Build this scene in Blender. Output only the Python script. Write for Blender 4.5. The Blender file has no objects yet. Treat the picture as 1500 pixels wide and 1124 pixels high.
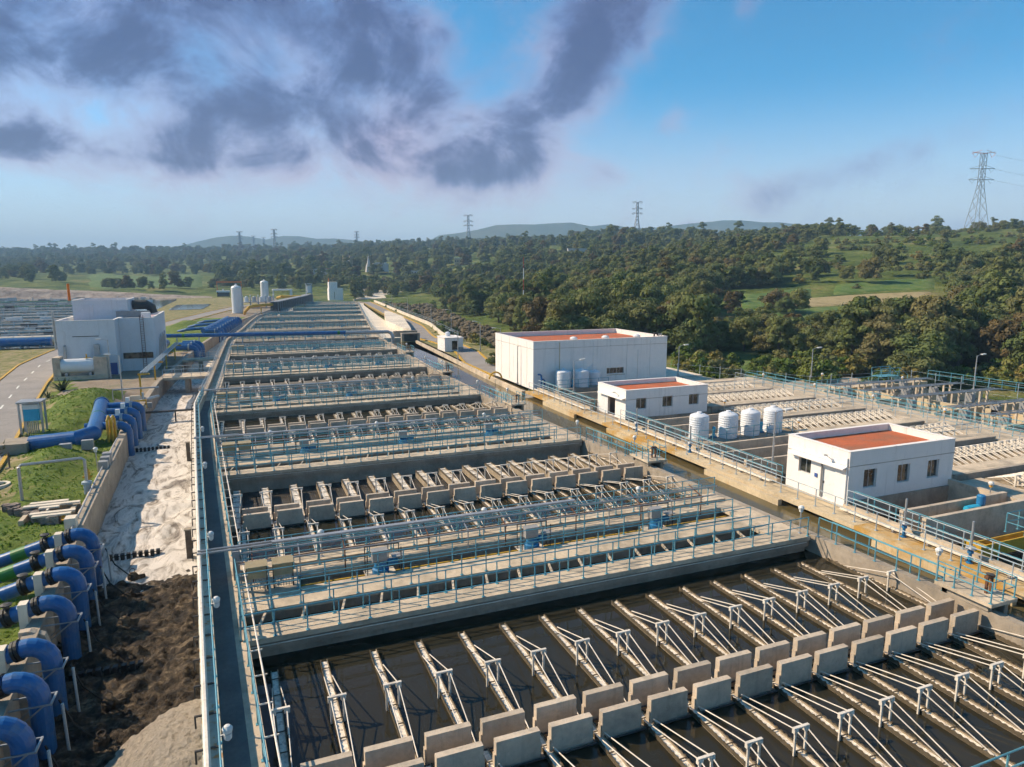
import bpy, math, random
import numpy as np
from mathutils import Vector, Matrix
R = math.radians
sc = bpy.context.scene
# ------------------------------------------------------------------ camera
# Plant coordinates: +Y runs along the long settling tanks, +X across them, z = 0 is the top of the concrete decks.
cam_d = bpy.data.cameras.new('camera'); cam = bpy.data.objects.new('camera', cam_d)
sc.collection.objects.link(cam); sc.camera = cam
cam.location = (0, 0, 14.5); cam.rotation_euler = (R(90 - 9.31), 0, R(-22))
cam_d.sensor_width = 36; cam_d.lens = 24; cam_d.clip_start = 0.5; cam_d.clip_end = 30000
# ------------------------------------------------------------------ sun and sky
SUN_EL, SUN_AZ = 38.0, -58.0            # azimuth clockwise from +Y
sun_dir = Vector((math.cos(R(SUN_EL)) * math.sin(R(SUN_AZ)), math.cos(R(SUN_EL)) * math.cos(R(SUN_AZ)), math.sin(R(SUN_EL))))
sl = bpy.data.lights.new('sun', 'SUN'); sl.energy = 5.0; sl.angle = R(0.53); sl.color = (1.0, 0.82, 0.60)
so = bpy.data.objects.new('sun', sl); sc.collection.objects.link(so)
so.rotation_euler = sun_dir.to_track_quat('Z', 'Y').to_euler(); so.location = (-60, 40, 60)
sc.view_settings.view_transform = 'Standard'; sc.view_settings.look = 'None'
sc.view_settings.exposure = 0.45; sc.view_settings.gamma = 1.0; sc.view_settings.use_curve_mapping = False

cy = sc.cycles
cy.max_bounces = 5; cy.diffuse_bounces = 2; cy.glossy_bounces = 3; cy.transmission_bounces = 2; cy.volume_bounces = 0; cy.transparent_max_bounces = 4
cy.use_denoising = True; cy.use_adaptive_sampling = True; cy.adaptive_threshold = .035; cy.adaptive_min_samples = 8
world = bpy.data.worlds.new('World'); sc.world = world; world.use_nodes = True
def NT(tree):
    tree.nodes.clear()
    def N(t, **kw):
        n = tree.nodes.new(t)
        for k, v in kw.items():
            if k.startswith('i_'):
                key = k[2:]; key = int(key) if key.isdigit() else key
                n.inputs[key].default_value = v
            else: setattr(n, k, v)
        return n
    def Lk(a, b):
        tree.links.new(a, b)
    return N, Lk
def build_sky():
    t = world.node_tree; N, L = NT(t)
    def math_(op, a, b=None, c=None, clamp=False):
        n = N('ShaderNodeMath', operation=op, use_clamp=clamp)
        for i, v in enumerate((a, b, c)):
            if v is None: continue
            if isinstance(v, (int, float)): n.inputs[i].default_value = v
            else: L(v, n.inputs[i])
        return n.outputs[0]
    tc = N('ShaderNodeTexCoord')
    sky = N('ShaderNodeTexSky', sky_type='NISHITA', sun_disc=False, sun_elevation=R(SUN_EL), sun_rotation=R(SUN_AZ),
            altitude=2200, air_density=1.0, dust_density=1.6, ozone_density=1.4)
    mp = N('ShaderNodeMapping', vector_type='POINT'); mp.inputs['Rotation'].default_value = (0, 0, R(22))
    L(tc.outputs['Generated'], mp.inputs['Vector'])
    sp = N('ShaderNodeSeparateXYZ'); L(mp.outputs[0], sp.inputs[0])
    x, y, z = sp.outputs
    az = math_('ARCTAN2', x, y); el = math_('ARCSINE', z)          # radians from the view heading, above horizon
    # soft warping of the direction so that the cloud banks get ragged edges
    cb = N('ShaderNodeCombineXYZ'); L(az, cb.inputs[0]); L(el, cb.inputs[1])
    stretch = N('ShaderNodeMapping'); stretch.inputs['Scale'].default_value = (1.0, 1.35, 1); stretch.inputs['Rotation'].default_value = (0, 0, .35); L(cb.outputs[0], stretch.inputs[0])
    def ns(scale, detail, rough, dist):
        n = N('ShaderNodeTexNoise', noise_dimensions='2D'); n.inputs['Scale'].default_value = scale; n.inputs['Detail'].default_value = detail; n.inputs['Roughness'].default_value = rough; n.inputs['Distortion'].default_value = dist
        L(stretch.outputs[0], n.inputs['Vector']); return math_('SUBTRACT', n.outputs['Fac'], .5)
    f1 = ns(6.5, 6, .62, .35); f2 = ns(20, 5, .65, 0)
    # cloud banks: centre azimuth, elevation, half widths, tilt, weight
    def px(u, v): return (math.atan((u - 750) / 1000), math.atan((398 - v) / 1010 * math.cos(math.atan((u - 750) / 1000))))
    banks = [(20, 25, .28, .085, .0, 1.0), (350, 0, .25, .055, .0, .6), (90, 222, .14, .030, .05, .66),
             (420, 190, .12, .050, .1, .56), (330, 235, .13, .040, .15, .58), (470, 110, .12, .065, .5, .48), (540, 235, .20, .050, .0, .50), (590, 125, .17, .050, -.62, .68), (545, 40, .15, .05, -.3, .5),
             (815, 150, .18, .068, .80, .62), (900, 55, .17, .065, .65, .48), (700, 250, .11, .036, .1, .42), (1210, 262, .27, .028, .28, .48),
             (975, 188, .034, .022, .3, .75), (885, 265, .050, .028, -.2, .75), (750, 3, .055, .016, .0, .50), (1072, 36, .016, .016, .0, .46), (1005, 332, .02, .006, 0, .5),
             (1250, -330, .5, .12, .3, .6), (300, -360, .4, .12, -.2, .7), (-900, 60, .5, .1, .1, .7), (2600, 80, .4, .1, .1, .6)]
    total = None
    for u, v, wa, we, tilt, w in banks:
        a0, e0 = px(u, v)
        mp_ = N('ShaderNodeMapping', vector_type='TEXTURE'); mp_.inputs['Location'].default_value = (a0, e0, 0); mp_.inputs['Rotation'].default_value = (0, 0, tilt); mp_.inputs['Scale'].default_value = (wa, we, 1)
        L(cb.outputs[0], mp_.inputs[0]); dt = N('ShaderNodeVectorMath', operation='DOT_PRODUCT'); L(mp_.outputs[0], dt.inputs[0]); L(mp_.outputs[0], dt.inputs[1])
        g = math_('EXPONENT', math_('MULTIPLY', dt.outputs['Value'], -1.0))
        total = math_('MULTIPLY', g, w) if total is None else math_('MULTIPLY_ADD', g, w, total)
    total = math_('MINIMUM', total, 1.0)
    edge = math_('ADD', math_('MULTIPLY', f1, 1.55), math_('MULTIPLY', f2, .42))
    d = math_('ADD', total, edge)
    mask = N('ShaderNodeMapRange', interpolation_type='SMOOTHSTEP'); mask.inputs[1].default_value = .04; mask.inputs[2].default_value = 1.12; L(d, mask.inputs[0])
    thick = N('ShaderNodeMapRange', interpolation_type='SMOOTHSTEP'); thick.inputs[1].default_value = .30; thick.inputs[2].default_value = 1.20; L(d, thick.inputs[0])
    # undersides are slate violet; the low, thin flanks catch a pale pink light
    ramp = N('ShaderNodeValToRGB'); e = ramp.color_ramp.elements
    e[0].position = 0; e[0].color = (.29, .31, .50, 1); e[1].position = 1; e[1].color = (.066, .088, .205, 1)
    m2 = ramp.color_ramp.elements.new(.55); m2.color = (.145, .170, .345, 1)
    L(thick.outputs[0], ramp.inputs[0])
    f3 = ns(9, 3, .55, 0)
    pk = N('ShaderNodeMapRange', interpolation_type='SMOOTHSTEP'); pk.inputs[1].default_value = .38; pk.inputs[2].default_value = .15; L(math_('ADD', el, math_('MULTIPLY', f3, -.55)), pk.inputs[0])
    thin = N('ShaderNodeMapRange', interpolation_type='SMOOTHSTEP'); thin.inputs[1].default_value = 1.0; thin.inputs[2].default_value = .35; L(d, thin.inputs[0])
    azl = N('ShaderNodeMapRange', interpolation_type='SMOOTHSTEP'); azl.inputs[1].default_value = .42; azl.inputs[2].default_value = .26; L(az, azl.inputs[0])
    pinkf = math_('MULTIPLY', math_('MULTIPLY', pk.outputs[0], thin.outputs[0]), azl.outputs[0])
    cl = N('ShaderNodeMix', data_type='RGBA'); L(math_('MULTIPLY', pinkf, .92), cl.inputs['Factor']); L(ramp.outputs[0], cl.inputs['A']); cl.inputs['B'].default_value = (.56, .42, .52, 1)
    # pale haze band near the horizon
    hz = N('ShaderNodeMapRange', interpolation_type='SMOOTHSTEP'); hz.inputs[1].default_value = .26; hz.inputs[2].default_value = -.02; L(el, hz.inputs[0])
    tint = N('ShaderNodeMix', data_type='RGBA', blend_type='MULTIPLY'); tint.inputs['Factor'].default_value = 1
    L(sky.outputs[0], tint.inputs['A']); tint.inputs['B'].default_value = (.30, .89, 1.04, 1)
    sk = N('ShaderNodeVectorMath', operation='SCALE'); sk.inputs['Scale'].default_value = .138; L(tint.outputs['Result'], sk.inputs[0])
    mixh = N('ShaderNodeMix', data_type='RGBA'); L(math_('MULTIPLY', hz.outputs[0], .92), mixh.inputs['Factor']); L(sk.outputs[0], mixh.inputs['A']); mixh.inputs['B'].default_value = (.74, .69, .69, 1)
    mixc = N('ShaderNodeMix', data_type='RGBA'); L(math_('MULTIPLY', mask.outputs[0], .93), mixc.inputs['Factor'])
    L(mixh.outputs['Result'], mixc.inputs['A']); L(cl.outputs['Result'], mixc.inputs['B'])
    # thin lilac veil under the broken banks
    vl = None
    for u, v, wa, we, w in ((470, 245, .30, .055, .75), (150, 235, .22, .030, .28), (640, 205, .14, .06, .45), (890, 265, .09, .05, .35)):
        a0, e0 = px(u, v); mp_ = N('ShaderNodeMapping', vector_type='TEXTURE'); mp_.inputs['Location'].default_value = (a0, e0, 0); mp_.inputs['Scale'].default_value = (wa, we, 1)
        L(cb.outputs[0], mp_.inputs[0]); dt = N('ShaderNodeVectorMath', operation='DOT_PRODUCT'); L(mp_.outputs[0], dt.inputs[0]); L(mp_.outputs[0], dt.inputs[1])
        g = math_('EXPONENT', math_('MULTIPLY', dt.outputs['Value'], -1.0)); vl = math_('MULTIPLY', g, w) if vl is None else math_('MULTIPLY_ADD', g, w, vl)
    vf = math_('MULTIPLY', vl, math_('MULTIPLY_ADD', f1, 2.4, .75), clamp=True)
    veil = N('ShaderNodeMix', data_type='RGBA'); L(math_('MULTIPLY', vf, .78), veil.inputs['Factor']); L(mixh.outputs['Result'], veil.inputs['A']); veil.inputs['B'].default_value = (.56, .46, .56, 1)
    L(veil.outputs['Result'], mixc.inputs['A'])
    bg = N('ShaderNodeBackground'); L(mixc.outputs['Result'], bg.inputs['Color']); bg.inputs['Strength'].default_value = 0.95
    out = N('ShaderNodeOutputWorld'); L(bg.outputs[0], out.inputs['Surface'])
build_sky()
world.cycles.sampling_method = 'MANUAL'; world.cycles.sample_map_resolution = 256
# ------------------------------------------------------------------ helpers
rnd = random.Random(7)
nrng = np.random.default_rng(11)
COL = sc.collection
class MB:
    def __init__(s): s.v = []; s.f = []; s.m = []; s.mi = 0
    def add(s, vs, fs):
        o = len(s.v); s.v.extend(vs); s.f.extend([tuple(i + o for i in f) for f in fs]); s.m.extend([s.mi] * len(fs)); return s
    def box(s, x0, x1, y0, y1, z0, z1):
        return s.add([(x0, y0, z0), (x1, y0, z0), (x1, y1, z0), (x0, y1, z0), (x0, y0, z1), (x1, y0, z1), (x1, y1, z1), (x0, y1, z1)],
                     [(0, 3, 2, 1), (4, 5, 6, 7), (0, 1, 5, 4), (1, 2, 6, 5), (2, 3, 7, 6), (3, 0, 4, 7)])
    def prism(s, poly, z0, z1):
        n = len(poly)
        a = sum(poly[i][0] * poly[(i + 1) % n][1] - poly[(i + 1) % n][0] * poly[i][1] for i in range(n))
        if a < 0: poly = poly[::-1]
        return s.add([(x, y, z0) for x, y in poly] + [(x, y, z1) for x, y in poly],
                     [tuple(range(n - 1, -1, -1)), tuple(range(n, 2 * n))] + [(i, (i + 1) % n, n + (i + 1) % n, n + i) for i in range(n)])
    def prismx(s, poly, x0, x1):          # polygon in (y,z) swept along x
        n = len(poly)
        return s.add([(x0, y, z) for y, z in poly] + [(x1, y, z) for y, z in poly],
                     [tuple(range(n)), tuple(range(2 * n - 1, n - 1, -1))] + [(i, n + i, n + (i + 1) % n, (i + 1) % n) for i in range(n)])
    def prismy(s, poly, y0, y1):          # polygon in (x,z) swept along y
        n = len(poly)
        return s.add([(x, y0, z) for x, z in poly] + [(x, y1, z) for x, z in poly],
                     [tuple(range(n)), tuple(range(2 * n - 1, n - 1, -1))] + [(i, n + i, n + (i + 1) % n, (i + 1) % n) for i in range(n)])
    def tube(s, pts, r, n=8, caps=True):
        pts = [Vector(p) for p in pts]; rs = r if isinstance(r, (list, tuple)) else [r] * len(pts)
        vs = []; prev = None
        for i, p in enumerate(pts):
            d = (pts[min(i + 1, len(pts) - 1)] - pts[max(i - 1, 0)])
            d = d.normalized() if d.length > 1e-9 else Vector((0, 0, 1))
            if prev is None:
                a = d.orthogonal().normalized()
                if abs(d.z) < .9: a = d.cross(Vector((0, 0, 1))).normalized()
            else:
                a = prev - d * prev.dot(d); a.normalize()
            b = d.cross(a); prev = a
            for k in range(n):
                t = 2 * math.pi * (k + .5) / n
                vs.append(tuple(p + (a * math.cos(t) + b * math.sin(t)) * rs[i]))
        fs = []
        for i in range(len(pts) - 1):
            for k in range(n):
                k2 = (k + 1) % n
                fs.append((i * n + k, i * n + k2, (i + 1) * n + k2, (i + 1) * n + k))
        if caps: fs += [tuple(range(n - 1, -1, -1)), tuple(range((len(pts) - 1) * n, len(pts) * n))]
        return s.add(vs, fs)
    def bar(s, p, q, w, h):               # rectangular bar between two points
        p, q = Vector(p), Vector(q); d = (q - p).normalized()
        a = d.cross(Vector((0, 0, 1)))
        a = Vector((1, 0, 0)) if a.length < 1e-4 else a.normalized()
        b = a.cross(d)
        vs = []
        for c in (p, q):
            for sx, sy in ((-1, -1), (1, -1), (1, 1), (-1, 1)): vs.append(tuple(c + a * sx * w / 2 + b * sy * h / 2))
        return s.add(vs, [(0, 1, 2, 3), (7, 6, 5, 4), (0, 4, 5, 1), (1, 5, 6, 2), (2, 6, 7, 3), (3, 7, 4, 0)])
    def lathe(s, prof, n=24, c=(0, 0, 0)):
        vs = []; fs = []
        for r, z in prof:
            for k in range(n):
                t = 2 * math.pi * k / n; vs.append((c[0] + r * math.cos(t), c[1] + r * math.sin(t), c[2] + z))
        for i in range(len(prof) - 1):
            for k in range(n):
                k2 = (k + 1) % n; fs.append((i * n + k, i * n + k2, (i + 1) * n + k2, (i + 1) * n + k))
        fs += [tuple(range(n - 1, -1, -1)), tuple(range((len(prof) - 1) * n, len(prof) * n))]
        return s.add(vs, fs)
    def mesh(s, name, mats, smooth=False):
        me = bpy.data.meshes.new(name); me.from_pydata(s.v, [], s.f)
        for m in (mats if isinstance(mats, (list, tuple)) else [mats]): me.materials.append(m)
        if max(s.m, default=0) > 0: me.polygons.foreach_set('material_index', s.m)
        if smooth: me.shade_smooth() if smooth is True else me.shade_smooth()
        me.update(); return me
    def build(s, name, mats, parent=None, smooth=False, loc=(0, 0, 0), rz=0):
        return put(name, s.mesh(name, mats, smooth), parent, loc, rz)
def put(name, me, parent=None, loc=(0, 0, 0), rz=0):
    o = bpy.data.objects.new(name, me); COL.objects.link(o)
    o.location = loc; o.rotation_euler = (0, 0, rz); o.parent = parent
    return o
def tag(o, label=None, cat=None, group=None, kind=None):
    if label: o['label'] = label
    if cat: o['category'] = cat
    if group: o['group'] = group
    if kind: o['kind'] = kind
    return o
def thing(name, label, cat, loc=(0, 0, 0), group=None, rz=0):
    o = bpy.data.objects.new(name, None); COL.objects.link(o); o.location = loc; o.rotation_euler = (0, 0, rz)
    o.empty_display_size = .2
    return tag(o, label, cat, group)
def struct(o): o['kind'] = 'structure'; return o
def copy_tree(o, parent=None):
    c = o.copy(); COL.objects.link(c); c.parent = parent
    for ch in list(o.children): copy_tree(ch, c)
    return c
ORD = ['first', 'second', 'third', 'fourth', 'fifth', 'sixth', 'seventh', 'eighth', 'ninth', 'tenth', 'eleventh', 'twelfth', 'thirteenth',
       'fourteenth', 'fifteenth', 'sixteenth', 'seventeenth', 'eighteenth', 'nineteenth', 'twentieth', 'twenty-first', 'twenty-second', 'twenty-third', 'twenty-fourth']
def interp(x, xs, ys): return float(np.interp(x, xs, ys))
# ------------------------------------------------------------------ materials
MAT = {}
def material(name, base, rough=.8, var=.25, scale=.6, bump=.0, bscale=20, metal=0, stain=None, stain_amt=.5, stain_scale=.25, stain_lo=.5, stain_hi=.7,
             streak=None, streak_amt=.4, detail=5, spec=.4, rand=0, coords='Object', ao=False):
    m = bpy.data.materials.new(name); m.use_nodes = True; N, L = NT(m.node_tree)
    out = N('ShaderNodeOutputMaterial'); p = N('ShaderNodeBsdfPrincipled'); L(p.outputs[0], out.inputs[0])
    p.inputs['Roughness'].default_value = rough; p.inputs['Metallic'].default_value = metal; p.inputs['Specular IOR Level'].default_value = spec
    geo = N('ShaderNodeNewGeometry')
    vec = geo.outputs['Position']
    n = N('ShaderNodeTexNoise'); n.inputs['Scale'].default_value = scale; n.inputs['Detail'].default_value = detail; n.inputs['Roughness'].default_value = .62; L(vec, n.inputs['Vector'])
    ramp = N('ShaderNodeMapRange'); ramp.inputs[1].default_value = .3; ramp.inputs[2].default_value = .7; ramp.inputs[3].default_value = 1 - var; ramp.inputs[4].default_value = 1 + var; L(n.outputs['Fac'], ramp.inputs[0])
    mul = N('ShaderNodeVectorMath', operation='SCALE'); mul.inputs[0].default_value = base[:3]; L(ramp.outputs[0], mul.inputs['Scale'])
    col = mul.outputs[0]
    n2 = N('ShaderNodeTexNoise'); n2.inputs['Scale'].default_value = scale * 9; n2.inputs['Detail'].default_value = 4; L(vec, n2.inputs['Vector'])
    r2 = N('ShaderNodeMapRange'); r2.inputs[1].default_value = .3; r2.inputs[2].default_value = .7; r2.inputs[3].default_value = 1 - var * .5; r2.inputs[4].default_value = 1 + var * .5; L(n2.outputs['Fac'], r2.inputs[0])
    mul2 = N('ShaderNodeVectorMath', operation='SCALE'); L(col, mul2.inputs[0]); L(r2.outputs[0], mul2.inputs['Scale']); col = mul2.outputs[0]
    def blend(fac_out, amt, color, lo, hi):
        nonlocal col
        mr = N('ShaderNodeMapRange'); mr.inputs[1].default_value = lo; mr.inputs[2].default_value = hi; mr.inputs[3].default_value = 0; mr.inputs[4].default_value = amt; L(fac_out, mr.inputs[0])
        mx = N('ShaderNodeMix', data_type='RGBA'); L(mr.outputs[0], mx.inputs['Factor']); L(col, mx.inputs['A']); mx.inputs['B'].default_value = (*color[:3], 1); col = mx.outputs['Result']
    if stain:
        n3 = N('ShaderNodeTexNoise'); n3.inputs['Scale'].default_value = stain_scale; n3.inputs['Detail'].default_value = 7; n3.inputs['Roughness'].default_value = .65; L(vec, n3.inputs['Vector'])
        blend(n3.outputs['Fac'], stain_amt, stain, stain_lo, stain_hi)
    if streak:                              # vertical run marks
        mp = N('ShaderNodeMapping'); mp.inputs['Scale'].default_value = (2.6, 2.6, .12); L(vec, mp.inputs[0])
        n4 = N('ShaderNodeTexNoise'); n4.inputs['Scale'].default_value = 1.0; n4.inputs['Detail'].default_value = 6; n4.inputs['Roughness'].default_value = .7; L(mp.outputs[0], n4.inputs['Vector'])
        blend(n4.outputs['Fac'], streak_amt, streak, .55, .78)
    if rand:
        oi = N('ShaderNodeObjectInfo'); hr = N('ShaderNodeMapRange'); hr.inputs[3].default_value = 1 - rand; hr.inputs[4].default_value = 1 + rand; L(oi.outputs['Random'], hr.inputs[0])
        mr_ = N('ShaderNodeVectorMath', operation='SCALE'); L(col, mr_.inputs[0]); L(hr.outputs[0], mr_.inputs['Scale']); col = mr_.outputs[0]
    L(col, p.inputs['Base Color'])
    if bump:
        nb = N('ShaderNodeTexNoise'); nb.inputs['Scale'].default_value = bscale; nb.inputs['Detail'].default_value = 6; L(vec, nb.inputs['Vector'])
        b = N('ShaderNodeBump'); b.inputs['Strength'].default_value = bump; b.inputs['Distance'].default_value = .05; L(nb.outputs['Fac'], b.inputs['Height']); L(b.outputs[0], p.inputs['Normal'])
    MAT[name] = m; return m
material('concrete', (.57, .455, .325), .88, .22, .35, .25, 14, stain=(.22, .185, .14), stain_amt=.75, stain_scale=.55, stain_lo=.47, stain_hi=.70, streak=(.24, .20, .16), streak_amt=.35, rand=.05)
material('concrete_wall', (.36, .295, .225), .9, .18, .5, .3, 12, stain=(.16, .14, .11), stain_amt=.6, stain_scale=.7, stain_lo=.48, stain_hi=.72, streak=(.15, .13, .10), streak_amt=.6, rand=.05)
material('concrete_block', (.52, .42, .315), .9, .16, .7, .3, 16, stain=(.20, .18, .15), stain_amt=.5, stain_scale=1.1, streak=(.16, .15, .13), streak_amt=.55, rand=.12)
material('concrete_pale', (.70, .60, .47), .9, .14, .2, .2, 10, stain=(.38, .34, .28), stain_amt=.5, stain_scale=.15)
material('concrete_rust', (.56, .44, .28), .88, .2, .4, .25, 14, stain=(.42, .22, .04), stain_amt=.8, stain_scale=.20, stain_lo=.56, stain_hi=.66, streak=(.25, .16, .06), streak_amt=.4)
material('concrete_ochre', (.55, .42, .25), .88, .2, .5, .25, 14, stain=(.46, .24, .035), stain_amt=.9, stain_scale=.45, stain_lo=.42, stain_hi=.56, streak=(.25, .16, .06), streak_amt=.3)
material('concrete_green', (.42, .43, .36), .85, .2, .7, .2, 14, stain=(.42, .20, .05), stain_amt=.9, stain_scale=1.8, stain_lo=.56, stain_hi=.63)
material('walk_painted_shade', (.14, .14, .135), .9, .2, .8, .2, 20, stain=(.14, .14, .13), stain_amt=.4)  # shade on the left walk, put into the base colour
material('white_wall', (.82, .76, .71), .85, .05, .35, .06, 8, stain=(.58, .54, .50), stain_amt=.35, stain_scale=.35, streak=(.36, .32, .28), streak_amt=.55)
material('grey_wall', (.62, .64, .66), .85, .06, .35, .06, 8, stain=(.44, .45, .46), stain_amt=.35, stain_scale=.35, streak=(.36, .34, .32), streak_amt=.4)
material('roof_red', (.46, .118, .045), .95, .16, .5, .3, 10, stain=(.26, .13, .075), stain_amt=.8, stain_scale=.55, stain_lo=.46, stain_hi=.66)
material('roof_pink', (.50, .36, .37), .9, .12, .6, .1, 10)
material('teal_paint', (.10, .30, .37), .45, .18, 1.4, 0, stain=(.20, .30, .32), stain_amt=.4, stain_scale=2, rand=.10)
material('blue_paint', (.020, .112, .30), .36, .14, .8, .05, 6, stain=(.13, .16, .20), stain_amt=.6, stain_scale=1.8, stain_lo=.52, stain_hi=.68, rand=.10, streak=(.10, .06, .04), streak_amt=.35)
material('motor_blue', (.02, .16, .34), .45, .15, 1.5)
material('motor_cyan', (.03, .36, .56), .45, .12, 1.5)
material('green_band', (.03, .18, .03), .5, .15, 2)
material('galv', (.42, .42, .42), .45, .15, 1.2, 0, metal=.55, stain=(.30, .25, .20), stain_amt=.4, stain_scale=1.5)
material('steel_white', (.70, .62, .52), .5, .14, 1.5, 0, stain=(.35, .25, .16), stain_amt=.5, stain_scale=2.4, stain_lo=.55, stain_hi=.7, rand=.08)
material('dark_metal', (.06, .055, .05), .6, .2, 2)
material('rust', (.14, .06, .03), .85, .25, 3)
material('rail_grey', (.36, .42, .45), .5, .12, 1.5, stain=(.26, .2, .15), stain_amt=.4, stain_scale=2)
material('yellow_paint', (.55, .32, .03), .6, .18, 1.5, stain=(.30, .18, .05), stain_amt=.5, stain_scale=1.2)
material('orange_paint', (.70, .17, .02), .6, .12, 1)
material('red_paint', (.30, .03, .03), .6, .12, 1)
material('white_plastic', (.70, .71, .73), .42, .05, 1.0, stain=(.50, .50, .50), stain_amt=.35, stain_scale=1.0)
material('white_metal', (.72, .72, .71), .4, .06, .8, stain=(.45, .42, .38), stain_amt=.35, stain_scale=.8)
material('cabinet_tan', (.36, .28, .16), .6, .14, 1.5)
material('cabinet_grey', (.30, .29, .28), .5, .12, 2)
material('lamp_white', (.68, .66, .62), .5, .05, 2)
material('amber_glass', (.75, .38, .06), .3, .05, 2)
material('trough', (.34, .27, .19), .75, .22, 2.2, .15, 25, stain=(.20, .15, .09), stain_amt=.75, stain_scale=3.2, stain_lo=.48, stain_hi=.66, rand=.08)
material('trough_water', (.80, .71, .59), .35, .35, 5.5, .35, 18, stain=(.12, .10, .07), stain_amt=.8, stain_scale=4.5, stain_lo=.56, stain_hi=.66)
material('teeth', (.10, .075, .045), .8, .3, 3)
material('asphalt', (.27, .24, .215), .92, .14, .25, .2, 20, stain=(.36, .32, .28), stain_amt=.5, stain_scale=.2)
material('road_paint', (.70, .68, .62), .8, .1, 2)
material('trench', (.06, .052, .042), .9, .3, .6)
material('dirt', (.26, .20, .14), .95, .25, .3, .4, 5, stain=(.14, .15, .06), stain_amt=.6, stain_scale=.2)
material('black_rubber', (.015, .014, .013), .6, .3, 2)
material('bark', (.13, .10, .075), .9, .3, 3)
material('paper_blue', (.05, .10, .30), .6, .05, 2)
material('plaster_far', (.55, .50, .46), .9, .12, .3)
material('pylon_steel', (.25, .26, .28), .5, .1, .5, metal=.3)
def custom(name):
    m = bpy.data.materials.new(name); m.use_nodes = True; N, L = NT(m.node_tree)
    out = N('ShaderNodeOutputMaterial'); p = N('ShaderNodeBsdfPrincipled'); L(p.outputs[0], out.inputs[0])
    MAT[name] = m; return m, N, L, p
def water_mat(name, c1, c2, rough, bump, bscale, scum=None):
    m, N, L, p = custom(name); g = N('ShaderNodeNewGeometry')
    n = N('ShaderNodeTexNoise'); n.inputs['Scale'].default_value = .22; n.inputs['Detail'].default_value = 6; L(g.outputs['Position'], n.inputs['Vector'])
    mx = N('ShaderNodeMix', data_type='RGBA'); L(n.outputs['Fac'], mx.inputs['Factor']); mx.inputs['A'].default_value = (*c1, 1); mx.inputs['B'].default_value = (*c2, 1)
    col = mx.outputs['Result']
    if scum:
        n2 = N('ShaderNodeTexNoise'); n2.inputs['Scale'].default_value = 1.6; n2.inputs['Detail'].default_value = 10; n2.inputs['Roughness'].default_value = .7; n2.inputs['Distortion'].default_value = 1.2; L(g.outputs['Position'], n2.inputs['Vector'])
        mr = N('ShaderNodeMapRange'); mr.inputs[1].default_value = .60; mr.inputs[2].default_value = .72; mr.inputs[4].default_value = .6; L(n2.outputs['Fac'], mr.inputs[0])
        m2 = N('ShaderNodeMix', data_type='RGBA'); L(mr.outputs[0], m2.inputs['Factor']); L(col, m2.inputs['A']); m2.inputs['B'].default_value = (*scum, 1); col = m2.outputs['Result']
    L(col, p.inputs['Base Color']); p.inputs['Roughness'].default_value = rough; p.inputs['IOR'].default_value = 1.33
    nb = N('ShaderNodeTexNoise'); nb.inputs['Scale'].default_value = bscale; nb.inputs['Detail'].default_value = 3; L(g.outputs['Position'], nb.inputs['Vector'])
    b = N('ShaderNodeBump'); b.inputs['Strength'].default_value = bump; b.inputs['Distance'].default_value = .02; L(nb.outputs['Fac'], b.inputs['Height']); L(b.outputs[0], p.inputs['Normal'])
water_mat('tank_water', (.020, .018, .011), (.034, .030, .019), .05, .05, 1.6)
water_mat('channel_water', (.085, .066, .030), (.120, .095, .045), .10, .25, 3.0)
water_mat('scum_water', (.035, .033, .025), (.06, .055, .042), .12, .3, 3.0, scum=(.30, .28, .23))
water_mat('pond_water', (.10, .12, .12), (.14, .15, .14), .06, .1, 1.0)
def ground_mat(name, cols, scale, bump, bscale, rough=.95, dist=.15):
    """cols: list of (position, colour) on a layered noise"""
    m, N, L, p = custom(name); g = N('ShaderNodeNewGeometry')
    n = N('ShaderNodeTexNoise'); n.inputs['Scale'].default_value = scale; n.inputs['Detail'].default_value = 10; n.inputs['Roughness'].default_value = .68; n.inputs['Distortion'].default_value = .4; L(g.outputs['Position'], n.inputs['Vector'])
    r = N('ShaderNodeValToRGB'); els = r.color_ramp.elements
    els[0].position = cols[0][0]; els[0].color = (*cols[0][1], 1); els[1].position = cols[-1][0]; els[1].color = (*cols[-1][1], 1)
    for q, c in cols[1:-1]: e = els.new(q); e.color = (*c, 1)
    L(n.outputs['Fac'], r.inputs[0]); L(r.outputs[0], p.inputs['Base Color']); p.inputs['Roughness'].default_value = rough; p.inputs['Specular IOR Level'].default_value = .25
    nb = N('ShaderNodeTexNoise'); nb.inputs['Scale'].default_value = bscale; nb.inputs['Detail'].default_value = 8; nb.inputs['Roughness'].default_value = .7; L(g.outputs['Position'], nb.inputs['Vector'])
    b = N('ShaderNodeBump'); b.inputs['Strength'].default_value = bump; b.inputs['Distance'].default_value = dist; L(nb.outputs['Fac'], b.inputs['Height']); L(b.outputs[0], p.inputs['Normal'])
    return m, N, L, p, r
m, N, L, p, r = ground_mat('foam', [(.34, (.16, .13, .11)), (.44, (.46, .40, .34)), (.52, (.68, .61, .54)), (.60, (.72, .65, .58)), (.68, (.46, .39, .32))], .5, .6, 3.5)
n_ = [q for q in m.node_tree.nodes if q.type == 'TEX_NOISE'][0]; n_.inputs['Distortion'].default_value = 2.2
mp = N('ShaderNodeMapping'); mp.inputs['Scale'].default_value = (1.6, .55, 1); L(N('ShaderNodeNewGeometry').outputs['Position'], mp.inputs[0]); L(mp.outputs[0], n_.inputs['Vector'])
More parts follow.
